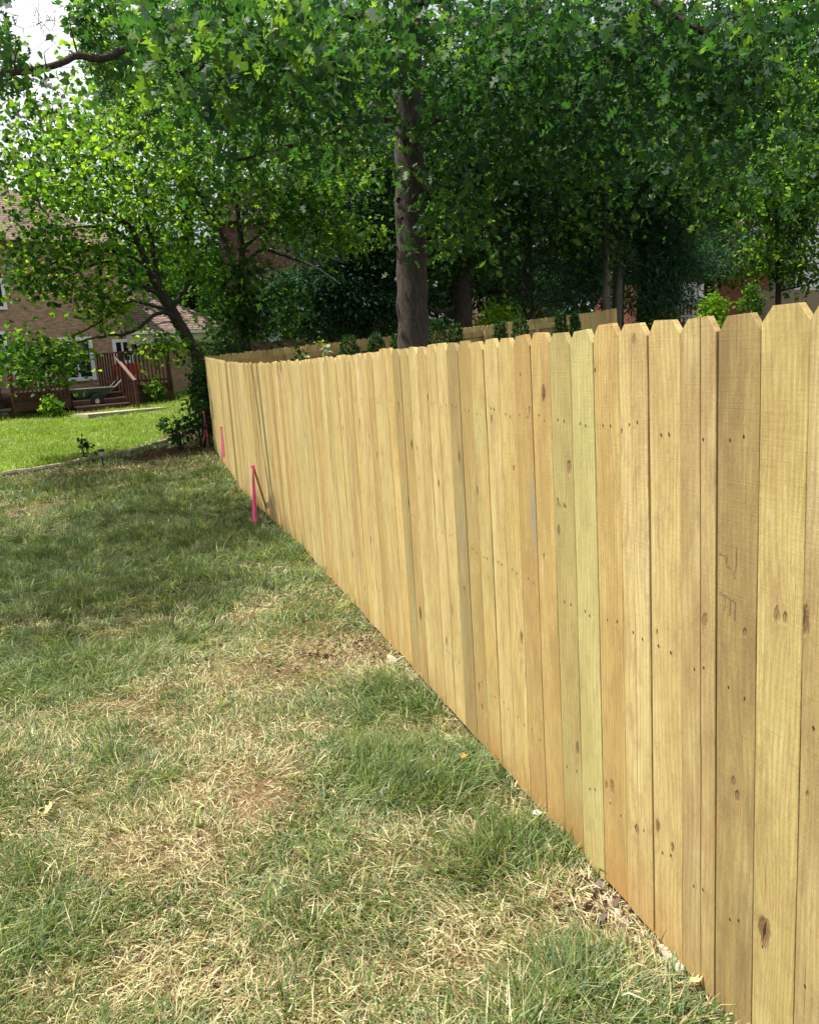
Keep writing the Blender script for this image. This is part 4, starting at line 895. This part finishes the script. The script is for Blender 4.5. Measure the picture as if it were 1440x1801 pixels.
put('shrub', 'big dark green bush pressed against the far end of the front fence', 354, 640, 17.6, .70, 1300, 'leaf', .085, LEAF_DARK, tint=.35)
put('shrub', 'dark shrub mass on the left behind the fence corner', 385, 585, 19.2, 1.5, 2800, 'leaf', .085, LEAF_DARK, tint=.4)
put('shrub', 'sprawling low branchy shrub beside the far pink-flagged stake', 348, 700, 16.8, .8, 300, 'leaf', .075, LEAF_DARK, stems=10)
put2('shrub', 'small shrub with yellowish tips in front of the left deck', 90, 734, 694, .6, 420, 'leaf', .085, LEAF_YG, tint=.6)
put2('shrub', 'small leggy shrub in front of the right deck', 273, 709, 668, .75, 520, 'leaf', .075, LEAF_YG, tint=.5)
put2('sapling', 'tiny sapling with a leaf tuft on the sunny lawn near the bush', 284, 762, 730, .26, 90, 'leaf', .09, LEAF_DARK, stems=2)
put2('shrub', 'low weedy plant in the mulch bed behind the edging', 315, 792, 738, .55, 260, 'leaf', .07, LEAF_DARK, stems=7)
put2('sapling', 'low leafy sprout beside the stone edging left of the garden light', 148, 811, 772, .24, 70, 'leaf', .08, LEAF_DARK, stems=2)

# ------------------------------------------------------------------ brown brick house with decks
HU = np.array([.74, .67]); HU /= np.hypot(*HU); HN = np.array([HU[1], -HU[0]])         # along the wall / outwards
HO = at(125, 700, 24.0)[:2]                                                         # deck front corner by the steps
def hit(px, py, off):          # point on the vertical plane `off` metres outside the deck front -> (t along, z)
    d = raydir(px, py); p0 = HO + HN*off; k = ((p0-EYE[:2])@HN)/(d[:2]@HN); p = EYE+d*k
    return (p[:2]-HO)@HU, p[2]
house = empty('brick_house', (HO[0], HO[1], 0), 'two-storey brown brick house with a low hip-roofed wing at the left', 'house', None, math.atan2(HU[1], HU[0]))
# local frame: x along wall, -y outwards (towards lawn), z up
WY = 2.1                               # wall stands this far behind the deck front
def hw(px, py, off=-WY): return hit(px, py, off)
tl, zl = hw(0, 700); eave_z = hw(10, 425)[1]; tr, _ = hw(222, 600); t_end, ez = hw(405, 578); gz = float(H0(*HO))-.6
gut_z = hw(300, 581)[1]
MB().box(-12, tr, WY, WY+8, gz, eave_z).obj('wall', BRICK_A, house)
MB().box(tr, t_end-.3, WY+.02, WY+6, gz, gut_z-.42).obj('wing_wall', BRICK_A, house)
def prism_roof(x0, x1, y0, y1, z0, rise, hip_r=True, over=.4):
    a = MB(); ym = (y0+y1)/2; X0, X1 = x0-over, x1+over; Y0, Y1 = y0-over, y1+over; run = (Y1-Y0)/2
    xr = X1-run if hip_r else X1
    vs = [(X0, Y0, z0), (X1, Y0, z0), (X1, Y1, z0), (X0, Y1, z0), (X0, ym, z0+rise), (xr, ym, z0+rise)]
    return a.add(vs, [(0, 1, 5, 4), (1, 2, 5), (2, 3, 4, 5), (3, 0, 4), (3, 2, 1, 0)])
prism_roof(-12, tr, WY, WY+8, eave_z, 3.3, True).obj('roof', SHINGLE, house)
wr = prism_roof(tr+.42, t_end-.3, WY+.02, WY+4.6, gut_z, 1.75, True).obj('wing_roof', SHINGLE, house)
# the wing's trim
MB().box(tr+.02, t_end-.1, WY-.36, WY-.30, gut_z-.12, gut_z-.01).obj('gutter', WHITE, house)
MB().box(tr+.02, t_end-.15, WY-.29, WY+.015, gut_z-.42, gut_z-.13).obj('soffit', CREAM, house)
# sliding door, windows, lamp
def opening(name, px0, py0, px1, py1, fr=.10, panes=1, inner='pane'):
    x0, za = hw(px0, py0); x1, zb = hw(px1, py1); z0, z1 = min(za, zb), max(za, zb)
    f = MB()
    f.box(x0, x0+fr, WY-.06, WY+.02, z0, z1); f.box(x1-fr, x1, WY-.06, WY+.02, z0, z1); f.box(x0+fr, x1-fr, WY-.06, WY+.02, z0, z0+fr); f.box(x0+fr, x1-fr, WY-.06, WY+.02, z1-fr, z1)
    o = f.obj(name, WHITE, house); w = (x1-x0-2*fr)/panes
    for i in range(panes):
        MB().box(x0+fr+w*i+(.0 if i == 0 else .03), x0+fr+w*(i+1)-.0, WY-.03, WY+.015, z0+fr, z1-fr).obj(inner, GLASS, o)
        if i: MB().box(x0+fr+w*i-.03, x0+fr+w*i+.03, WY-.05, WY+.01, z0+fr, z1-fr).obj('mullion', WHITE, o)
    return o
opening('sliding_door', 112, 672, 160, 592, .12, 2, 'glass_panel')
opening('window', -45, 640, 9, 583, .09, 2)
opening('window', 202, 640, 229, 596, .10, 2)
opening('window', -30, 545, 5, 490, .09, 1)
lx, lz = hw(239, 613); MB().lathe([(.02, -.14), (.06, -.1), (.075, .1), (.03, .16), (.015, .2)], 8, (lx, WY-.12, lz)).box(lx-.02, lx+.02, WY-.06, WY+.01, lz+.02, lz+.06).obj('wall_lamp', BLACKP, house)

# decks: one wooden deck with steps between its two railed sides
deck = empty('wooden_deck', (HO[0], HO[1], float(H0(*HO))), 'dark red-brown wooden deck with railings and wide steps behind the house', 'deck', None, math.atan2(HU[1], HU[0]))
dz0 = -float(H0(*HO))
fl = hit(125, 684, 0)[1]+dz0; 
x_l = hit(22, 700, 0)[0]; x_s0 = hit(124, 700, 0)[0]; x_s1 = hit(221, 690, 0)[0]; x_r = hit(304, 680, 0)[0]
xl2 = x_l - 3.0
rail_h = 1.0
def deck_side(x0, x1, yf=0.0):
    for i in range(int((WY-.05)/.145)):
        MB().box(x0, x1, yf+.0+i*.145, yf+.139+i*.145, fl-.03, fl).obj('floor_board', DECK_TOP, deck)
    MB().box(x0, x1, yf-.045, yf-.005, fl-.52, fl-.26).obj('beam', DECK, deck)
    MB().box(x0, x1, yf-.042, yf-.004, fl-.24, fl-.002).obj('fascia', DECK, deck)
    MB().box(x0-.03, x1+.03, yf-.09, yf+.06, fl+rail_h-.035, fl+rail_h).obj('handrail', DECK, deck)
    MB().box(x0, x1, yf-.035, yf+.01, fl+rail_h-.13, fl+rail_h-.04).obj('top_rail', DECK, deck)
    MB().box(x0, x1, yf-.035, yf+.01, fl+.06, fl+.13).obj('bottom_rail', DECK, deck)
    n = max(3, int((x1-x0)/.125))
    bal = MB().box(-.019, .019, -.082, -.046, fl-.20, fl+rail_h-.045).mesh('baluster'); bal.materials.append(DECK)
    for i in range(n+1): link('baluster', bal, None, deck, (x0+.05+(x1-x0-.1)*i/n, yf, 0))
    for x in (x0+.05, x1-.05): MB().box(x-.05, x+.05, yf+.012, yf+.11, -.75, fl+rail_h-.037).obj('post', DECK, deck)
deck_side(x_l, x_s0); deck_side(x_s1, x_r); deck_side(xl2, x_l-.1, .55)
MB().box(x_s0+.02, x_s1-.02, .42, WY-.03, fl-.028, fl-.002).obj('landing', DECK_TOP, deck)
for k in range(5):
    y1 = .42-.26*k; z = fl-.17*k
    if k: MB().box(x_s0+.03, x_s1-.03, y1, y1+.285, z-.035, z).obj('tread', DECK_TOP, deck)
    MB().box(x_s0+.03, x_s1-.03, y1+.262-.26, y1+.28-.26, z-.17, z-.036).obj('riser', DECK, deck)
# right-hand return rail and stair rail
for i in range(9): MB().box(x_s1-.055, x_s1-.02, .05+i*.2, .09+i*.2, fl-.2, fl+rail_h-.04).obj('baluster', DECK, deck)
MB().box(x_s1-.10, x_s1+.04, .11, 1.95, fl+rail_h-.035, fl+rail_h-.002).obj('handrail', DECK, deck)
MB().beam((x_s1-.05, .3, fl+.86), (x_s1-.05, -.86, fl+.12), .09, .045).obj('stair_rail', DECK_TOP, deck)
MB().box(x_s1-.09, x_s1-.01, -.90, -.82, fl-.86, fl+.12).obj('stair_post', DECK, deck)
for i in range(5):
    y = .2-.2*i; MB().box(x_s1-.07, x_s1-.03, y-.02, y+.02, fl-.2-.12*i, fl+.78-.64*i*.2).obj('baluster', DECK, deck)
# paving at the foot of the steps
pv = MB().box(x_s0-.1, x_s1+.5, -1.9, -.92, -.9, 0).mesh('x')
g0 = HO + HU*(x_s0+x_s1)/2 - HN*-1.35
o = MB().box(-(x_s1-x_s0)/2-.3, (x_s1-x_s0)/2+.4, -.55, .55, -.3, .05).obj('paving_slab', CONC, None, (g0[0], g0[1], float(H0(*g0))), (0, 0, math.atan2(HU[1], HU[0])))
tag(o, 'pale paving slab at the foot of the deck steps', 'paving')
# cushioned red seat on the right deck, chair on the left deck
def loc_house(x, y, z): q = HO + HU*x + HN*(-y); return (q[0], q[1], z)
xo, zo = hit(232, 672, -.9)
ch = empty('deck_chair', loc_house(xo, .95, fl-dz0), 'red-orange cushioned chair behind the right deck railing', 'chair', None, math.atan2(HU[1], HU[0]))
MB().box(-.42, .42, -.3, .3, .28, .44).obj('cushion', ORANGE, ch); MB().box(-.42, .42, .25, .36, .44, .62).obj('backrest', ORANGE, ch)
for sx in (-.38, .38):
    for sy in (-.26, .26): MB().box(sx-.02, sx+.02, sy-.02, sy+.02, 0, .28).obj('leg', BLACKP, ch)
xo, zo = hit(84, 672, -1.0)
ch = empty('patio_chair', loc_house(xo, 1.0, fl-dz0), 'white patio chair half hidden behind the left deck railing', 'chair', None, math.atan2(HU[1], HU[0]))
MB().box(-.24, .24, -.24, .24, .40, .44).obj('seat', WHITE, ch); MB().box(-.24, .24, .22, .26, .44, .9).obj('backrest', WHITE, ch)
for sx in (-.21, .21):
    for sy in (-.21, .21): MB().box(sx-.02, sx+.02, sy-.02, sy+.02, 0, .40).obj('leg', WHITE, ch)
# split firewood lying under the left deck
pb = HO + HU*(x_l-.7) + HN*.05
for i in range(14):
    q = pb + HU*rng.uniform(-.9, .55) + HN*rng.uniform(-.5, .1); zz = float(H0(*q)) + .05 + .09*(i % 3)
    r = math.atan2(HU[1], HU[0]) + rng.normal(0, .35); d = np.array([math.cos(r), math.sin(r)])*.22
    o = MB().tube([(-d[0], -d[1], 0), (d[0], d[1], rng.normal(0, .03))], [.045, .05], 7).obj('firewood_log', BARK_GREY, None, (q[0], q[1], zz))
    tag(o, 'grey firewood log in the heap under the left deck', 'log', 'firewood logs under the deck')

# wheelbarrow
wp = ground(160, 719); 
wb = empty('garden_cart', tuple(wp), 'dark green two-wheeled garden cart with a pale handle parked before the deck steps', 'cart', None, math.atan2(HU[1], HU[0])-.05)
tub = MB(); L0, L1, W0, W1 = .48, .66, .26, .36
tv = [(-L0, -W0, .30), (L0*.7, -W0, .30), (L0*.7, W0, .30), (-L0, W0, .30), (-L1, -W1, .60), (L1, -W1, .60), (L1, W1, .60), (-L1, W1, .60)]
tub.add(tv, [(3, 2, 1, 0), (0, 1, 5, 4), (1, 2, 6, 5), (2, 3, 7, 6), (3, 0, 4, 7)])
ti = [(a*.96, b*.95, c+.015) for a, b, c in tv]; tub.add(ti, [(0, 1, 2, 3), (4, 5, 1, 0), (5, 6, 2, 1), (6, 7, 3, 2), (7, 4, 0, 3)])
tub.obj('tub', GREENP, wb)
MB().tube([(-L1, -W1, .605), (L1, -W1, .605), (L1, W1, .605), (-L1, W1, .605), (-L1, -W1, .605)], .014, 6).obj('rim', mat_simple('pale_green_rim', (.35, .40, .36), .5), wb)
for sy in (-.39, .39):
    w_ = MB().lathe([(.12, -.04), (.205, -.045), (.22, -.02), (.22, .02), (.205, .045), (.12, .04)], 18).obj('wheel', RUBBER, wb, (.08, sy, .22), (math.pi/2, 0, 0), True)
    MB().lathe([(.02, -.05), (.12, -.03), (.12, .03), (.02, .05)], 14).obj('hub', STEEL, w_)
MB().tube([(.5, -.22, .42), (.75, -.22, .62), (1.05, -.22, .86), (1.08, 0, .88), (1.05, .22, .86), (.75, .22, .62), (.5, .22, .42)], .016, 7).obj('handle', STEEL, wb)
MB().tube([(-.42, -.24, .22), (-.48, -.24, 0), (-.48, .24, 0), (-.42, .24, .22)], .014, 6).obj('front_leg', STEEL, wb)
MB().tube([(.52, -.24, .4), (.56, -.24, .01)], .014, 6).tube([(.52, .24, .4), (.56, .24, .01)], .014, 6).obj('stand', BLACKP, wb)

# ------------------------------------------------------------------ other houses
def box_house(name, label, px0, px1, Y, z1, depth, mat, rz=0.0, roof=2.5):
    a = at(px0, 600, Y); b = at(px1, 600, Y); L = b[0]-a[0]; g = float(H0(a[0], Y))-.6
    h = empty(name, (a[0], Y, g), label, 'house', None, rz)
    MB().box(0, L, 0, depth, 0, z1-g).obj('wall', mat, h)
    prism_roof(0, L, 0, depth, z1-g+.002, roof, True).obj('roof', SHINGLE, h)
    return h, g
def add_window(h, x, z, w, hh, fr=.08, mat=WHITE):
    f = MB().box(x, x+fr, -.05, .02, z, z+hh).box(x+w-fr, x+w, -.05, .02, z, z+hh).box(x+fr, x+w-fr, -.05, .02, z, z+fr).box(x+fr, x+w-fr, -.05, .02, z+hh-fr, z+hh).box(x-.05, x+w+.05, -.09, .02, z-.08, z-.002)
    o = f.obj('window', mat, h); MB().box(x+fr, x+w/2-.02, -.02, .015, z+fr, z+hh-fr).obj('pane', GLASS, o); MB().box(x+w/2+.02, x+w-fr, -.02, .015, z+fr, z+hh-fr).obj('pane', GLASS, o)
    MB().box(x+w/2-.02, x+w/2+.02, -.045, .015, z+fr, z+hh-fr).obj('mullion', mat, o)
hB, gB = box_house('pink_brick_house', 'pinkish brick house glimpsed through trees between the fence corner and the oak', 405, 660, 31, at(500, 385, 31)[2], 9, BRICK_B)
q = at(463, 597, 31); q2 = at(491, 563, 31); add_window(hB, q[0]-hB.location[0], q[2]-gB, q2[0]-q[0], q2[2]-q[2], .09, mat_simple('grey_frame', (.30, .31, .33), .5))
hD, gD = box_house('dim_brick_house', 'dim brown brick house behind the conifer right of the oak', 858, 985, 40, at(880, 440, 40)[2], 9, BRICK_B)
q = at(790+25, 545, 40); add_window(hD, 1.0, 2.2, 1.0, 1.4)
hC, gC = box_house('red_brick_house', 'red brick house showing through trees at the right', 1120, 1350, 41, at(1300, 395, 41)[2], 9, BRICK_C)
c0 = at(1312, 360, 41); q = at(1312, 395, 41); add_window(hC, q[0]-hC.location[0]-.2, q[2]-gC-1.6, 1.1, 1.4)
c1 = at(1210, 520, 40.6); MB().box(c1[0]-hC.location[0]-.3, c1[0]-hC.location[0]+.75, -.5, -.02, at(1210, 527, 40.5)[2]-gC, at(1210, 497, 40.5)[2]-gC).obj('porch_wall', WHITE, hC)
hE, gE = box_house('white_gabled_house', 'pale house with white trim at the far right edge', 1395, 1640, 48, at(1420, 380, 48)[2], 8, mat_simple('white_siding', (.66, .68, .68), .6, .3, 0, .06))

# white picket fence far off, and the weathered grey fence at the right
def small_fence(name, label, pxa, pxb, Y, py_top, h, w, gap, th, mat):
    a = at(pxa, py_top, Y); b = at(pxb, py_top, Y); n = int((b[0]-a[0])/(w+gap)); r = empty(name, (a[0], Y, a[2]-h), label, 'fence')
    if n < 2: n = 2
    me = MB().add([(-w/2, -th/2, 0), (w/2, -th/2, 0), (w/2, -th/2, h-.05), (0, -th/2, h), (-w/2, -th/2, h-.05), (-w/2, th/2, 0), (w/2, th/2, 0), (w/2, th/2, h-.05), (0, th/2, h), (-w/2, th/2, h-.05)],
        [(0, 1, 2, 3, 4), (9, 8, 7, 6, 5), (0, 5, 6, 1), (1, 6, 7, 2), (2, 7, 8, 3), (3, 8, 9, 4), (4, 9, 5, 0)]).mesh('picket')
    me.materials.append(mat); sl = (b[2]-a[2])/n
    for i in range(n): link('picket', me, None, r, ((i+.5)*(w+gap), 0, sl*i+random.uniform(-.01, .01)))
    for z in (h*.25, h*.78): MB().beam((0, th, z), (n*(w+gap), th, z+sl*n), .04, .09).obj('rail', mat, r)
    return r
small_fence('picket_fence', 'small white picket fence before the red brick house', 1188, 1246, 35, 523, 1.0, .075, .085, .02, WHITE)
small_fence('old_picket_fence', 'old grey-brown picket fence in the shrubs right of the twin trunks', 1150, 1198, 31, 541, 1.1, .09, .10, .02, PINE_GREY)
small_fence('grey_board_fence', 'dark weathered board fence at the right edge beyond the front fence', 1318, 1520, 30.5, 508, 1.8, .14, .006, .02, PINE_GREY)

# ------------------------------------------------------------------ small things on the lawn
# garden edging
ed = empty('garden_edging', (EDGE[3][0], EDGE[3][1], float(H0(*EDGE[3]))), 'curved low stone edging between the far lawn and the mulch bed', 'edging'); eo = np.array(ed.location)
P_E, CUM_E = arc_setup(EDGE); s = 0.0
while s < CUM_E[-1]-.3:
    L = rng.uniform(.42, .72); L = min(L, CUM_E[-1]-s-.02); a, d = arc_pt(P_E, CUM_E, s+.012); b, _ = arc_pt(P_E, CUM_E, s+L-.012); s += L
    a3 = np.array([*a, float(H0(*a))+.035]) - eo; b3 = np.array([*b, float(H0(*b))+.035+rng.normal(0, .008)]) - eo
    m1 = a3*.66+b3*.34 + rng.normal(0, .006, 3); m2 = a3*.34+b3*.66+rng.normal(0, .006, 3)
    MB().tube([a3, a3*.97+b3*.03, m1, m2, a3*.03+b3*.97, b3], [.03, .045, .05, .048, .045, .03], 7).obj('edging_stone', STONE, ed)
# solar garden light
gp = ground(182, 822); sl = empty('garden_light', tuple(gp), 'small black solar garden light on a stake in front of the stone edging', 'garden light')
MB().tube([(0, 0, -.03), (.004, 0, .22)], .011, 7).obj('stake', BLACKP, sl)
MB().lathe([(.012, .20), (.030, .215), (.045, .29), (.040, .292), (.02, .22)], 10).obj('lens', mat_simple('frosted_lens', (.45, .46, .44), .3, .5), sl)
MB().lathe([(.055, .29), (.062, .30), (.05, .325), (.02, .335)], 12).obj('cap', BLACKP, sl)
# survey stakes with ribbon
def marker(label, base, top, tails, w):
    base = np.array(base); top = np.array(top); r = empty('marker_stake', tuple(base), label, 'marker stake', 'pink-flagged stakes along the fence')
    MB().beam(np.array([0, 0, -.05]), top-base, .022, .012).obj('stake', STICK, r)
    for tail in tails:
        pts = [np.array(p)-base for p in tail]; mb = MB(); vs = []; n = len(pts)
        sx = np.array([.62, -.78, 0])
        for i, p in enumerate(pts):
            ww = w*1.25*(1-.1*i/n); tw = .42*math.sin(i*1.7+w*100); side = np.array([sx[0]*math.cos(tw)-sx[1]*math.sin(tw), sx[0]*math.sin(tw)+sx[1]*math.cos(tw), 0]); th = np.array([side[1], -side[0], 0])*.0008
            vs += [p-side*ww/2-th, p+side*ww/2-th, p+side*ww/2+th, p-side*ww/2+th]
        fs = []
        for i in range(n-1):
            for k in range(4): fs.append((i*4+k, i*4+(k+1) % 4, (i+1)*4+(k+1) % 4, (i+1)*4+k))
        fs += [(3, 2, 1, 0), tuple((n-1)*4+k for k in range(4))]
        mb.add(vs, fs).obj('ribbon', PINK, r)
    tp = top-base; MB().lathe([(.014, -.035), (.022, -.02), (.021, .005), (.012, .012)], 8, tuple(tp)).obj('knot', PINK, r)
Y3 = float(ground(449, 925)[1]); 
marker('nearest of the pink-ribboned stakes, its thin stick leaning on the fence', ground(474, 905), at(445, 819, Y3+.15), [[at(446, 820, Y3+.13), at(447, 850, Y3+.05), at(448, 885, Y3+.02), at(450, 912, Y3), at(451, 916, Y3-.02), at(447, 924, Y3-.03)], [at(444, 822, Y3+.11), at(445, 870, Y3+.03), at(447, 917, Y3-.02)]], .042)
p2, _s, e2 = fence_hit(397, 806); n2 = np.array([-e2[1], e2[0], 0.]); b2 = p2 + n2*.07; b2[2] = float(H(b2[0], b2[1])); Y2 = float(b2[1])
marker('middle pink-ribboned stake hugging the fence boards', b2, at(389, 750, Y2-.02), [[at(389, 751, Y2-.05), at(391, 775, Y2-.05), at(394, 804, Y2-.05)]], .05)
Y1 = float(ground(367, 787)[1])
marker('farthest pink-ribboned stake past the end of the fence, two loose tails', ground(367, 787), at(358, 724, Y1), [[at(359, 724, Y1-.03), at(360, 745, Y1-.03), at(360, 765, Y1-.03), at(358, 775, Y1-.04), at(356, 782, Y1-.05)], [at(359, 724, Y1-.04), at(362, 748, Y1-.04), at(365, 768, Y1-.04)]], .045)
# concrete showing at the foot of the fence
def lump(name, label, cat, px, py, size, mat, h=.5, group=None, seed=0):
    g = ground(px, py); r = np.random.default_rng(seed); vs = []; n = 9; d = np.array([-.29, .957])
    for ring, (s_, z) in enumerate(((1.0, -.03), (1.0, h*.5), (.72, h), (.0, h*1.02))):
        for k in range(n):
            t = 2*math.pi*k/n; q = 1+r.normal(0, .12); u = size[0]*math.cos(t)*s_*q; v = size[1]*math.sin(t)*s_*q
            vs.append((u*d[0]+v*d[1], u*d[1]-v*d[0], z))
    fs = [(i*n+k, i*n+(k+1) % n, (i+1)*n+(k+1) % n, (i+1)*n+k) for i in range(3) for k in range(n)]
    o = MB().add(vs, fs).obj(name, mat, None, (g[0], g[1], float(H(g[0], g[1]))-.004)); return tag(o, label, cat, group)
lump('concrete_footing', 'pale strip of concrete exposed at the foot of the fence near the bare soil', 'footing', 1072, 1594, (.13, .017), CONC, .012, None, 1)
lump('concrete_footing', 'small pale concrete lump at the fence foot in the lower right corner', 'footing', 1180, 1690, (.07, .02), CONC, .02, None, 2)
lump('concrete_footing', 'pale concrete lump at the fence foot beside the brown patch halfway along', 'footing', 690, 1166, (.08, .03), CONC, .022, None, 3)
def scrap(name, label, cat, px, py, r_, mat, seed, group=None, lift=.03):
    g = ground(px, py); r = np.random.default_rng(seed); sh = SHAPES['star' if 'leaf' in name else 'rhomb']; k = len(sh)
    a = r.random()*6.28; vs = []
    for s_ in (0, .0012):
        for u, v in sh:
            u -= .5; vs.append((r_*(u*math.cos(a)-v*math.sin(a)*1.2), r_*(u*math.sin(a)+v*math.cos(a)*1.2), s_+r_*.35*abs(v)+r_*.25*u*u))
    fs = [tuple(range(k, 2*k)), tuple(reversed(range(k)))] + [(i, (i+1) % k, k+(i+1) % k, k+i) for i in range(k)]
    o = MB().add(vs, fs).obj(name, mat, None, (g[0], g[1], float(H(g[0], g[1]))+lift), (r.normal(0, .25), r.normal(0, .25), 0)); return tag(o, label, cat, group)
scrap('paper_scrap', 'small white scrap against the foot of the fence above the bare soil', 'scrap', 944, 1447, .045, PAPER, 1)
scrap('paper_scrap', 'left white scrap on the dry strip behind the garden light', 'scrap', 205, 806, .12, PAPER, 2)
scrap('paper_scrap', 'right white scrap on the dry strip behind the garden light', 'scrap', 228, 804, .10, PAPER, 3)
scrap('paper_scrap', 'white bit on the mulch below the far pink ribbon', 'scrap', 359, 800, .09, PAPER, 4)
scrap('paper_scrap', 'white bit on the mulch right beside the fence end', 'scrap', 372, 792, .06, PAPER, 5)
scrap('fallen_leaf', 'pale yellow dead oak leaf on the straw at the left', 'leaf', 88, 1440, .06, DRYLEAF, 6, None, .045)
scrap('fallen_leaf', 'orange dead leaf near the fence foot in the middle', 'leaf', 816, 1347, .035, DRYLEAF2, 7, None, .045)
scrap('fallen_leaf', 'brownish pale leaf in the grass at the fence foot, bottom right', 'leaf', 1222, 1752, .045, DRYLEAF, 8, None, .04)
scrap('fallen_leaf', 'small brown leaf left in the pale grass beside the dark green tuft', 'leaf', 125, 1176, .05, mat_simple('brown_leaf', (.20, .09, .04), .7), 9, None, .04)
# mulch chips and clods: nobody could count them
def chips():
    V = []
    for c, r in BED:
        n = int(900*r*r); a = rng.random(n)*6.283; q = r*np.sqrt(rng.random(n)); x = c[0]+q*np.cos(a); y = c[1]+q*np.sin(a); V.append(np.stack([x, y, H(x, y)+.008], 1))
    for px, py, rr, n in ((1050, 1590, .20, 350), (640, 1135, .35, 420), (550, 1165, .35, 160)):
        g = ground(px, py); x = g[0]+rng.normal(0, rr*.5, n); y = g[1]+rng.normal(0, rr*.6, n); k = x < fence_x(y)-.01; V.append(np.stack([x, y, H(x, y)+.006], 1)[k])
    C = np.concatenate(V); P, k = leaf_points(C, .03, 'rhomb', None, .5, .0)
    col = np.ones((len(C), k, 4)); b = np.array([.085, .045, .03])*(0.5+1.3*rng.random((len(C), 1))); col[:, :, :3] = b[:, None]
    o = link('mulch_chips', ngon_mesh('mulch_chips', P, k, {'col': col}), BLADE); tag(o, kind='stuff')
chips()
# dead bare twigs hanging in front of the hemlock
tw = MB()
p = [at(462, 434, 20.8), at(510, 448, 20.6), at(560, 472, 20.4), at(600, 500, 20.3)]; tw.tube(p, [.02, .017, .013, .007], 5)
for a, b in (((555, 430, 20.4), (565, 465, 20.2)), ((560, 445, 20.4), (605, 462, 20.2)), ((575, 432, 20.3), (595, 445, 20.2)), ((585, 440, 20.3), (600, 460, 20.2)), ((540, 460, 20.5), (590, 492, 20.3))): tw.tube([at(*a), at(*b)], [.009, .005], 4)
fo = bpy.data.objects['forked_tree']; tw.v = [tuple(np.array(v)-np.array(fo.location)) for v in tw.v]
tw.obj('dead_branch', mat_simple('bare_twig', (.30, .28, .24), .9), fo)
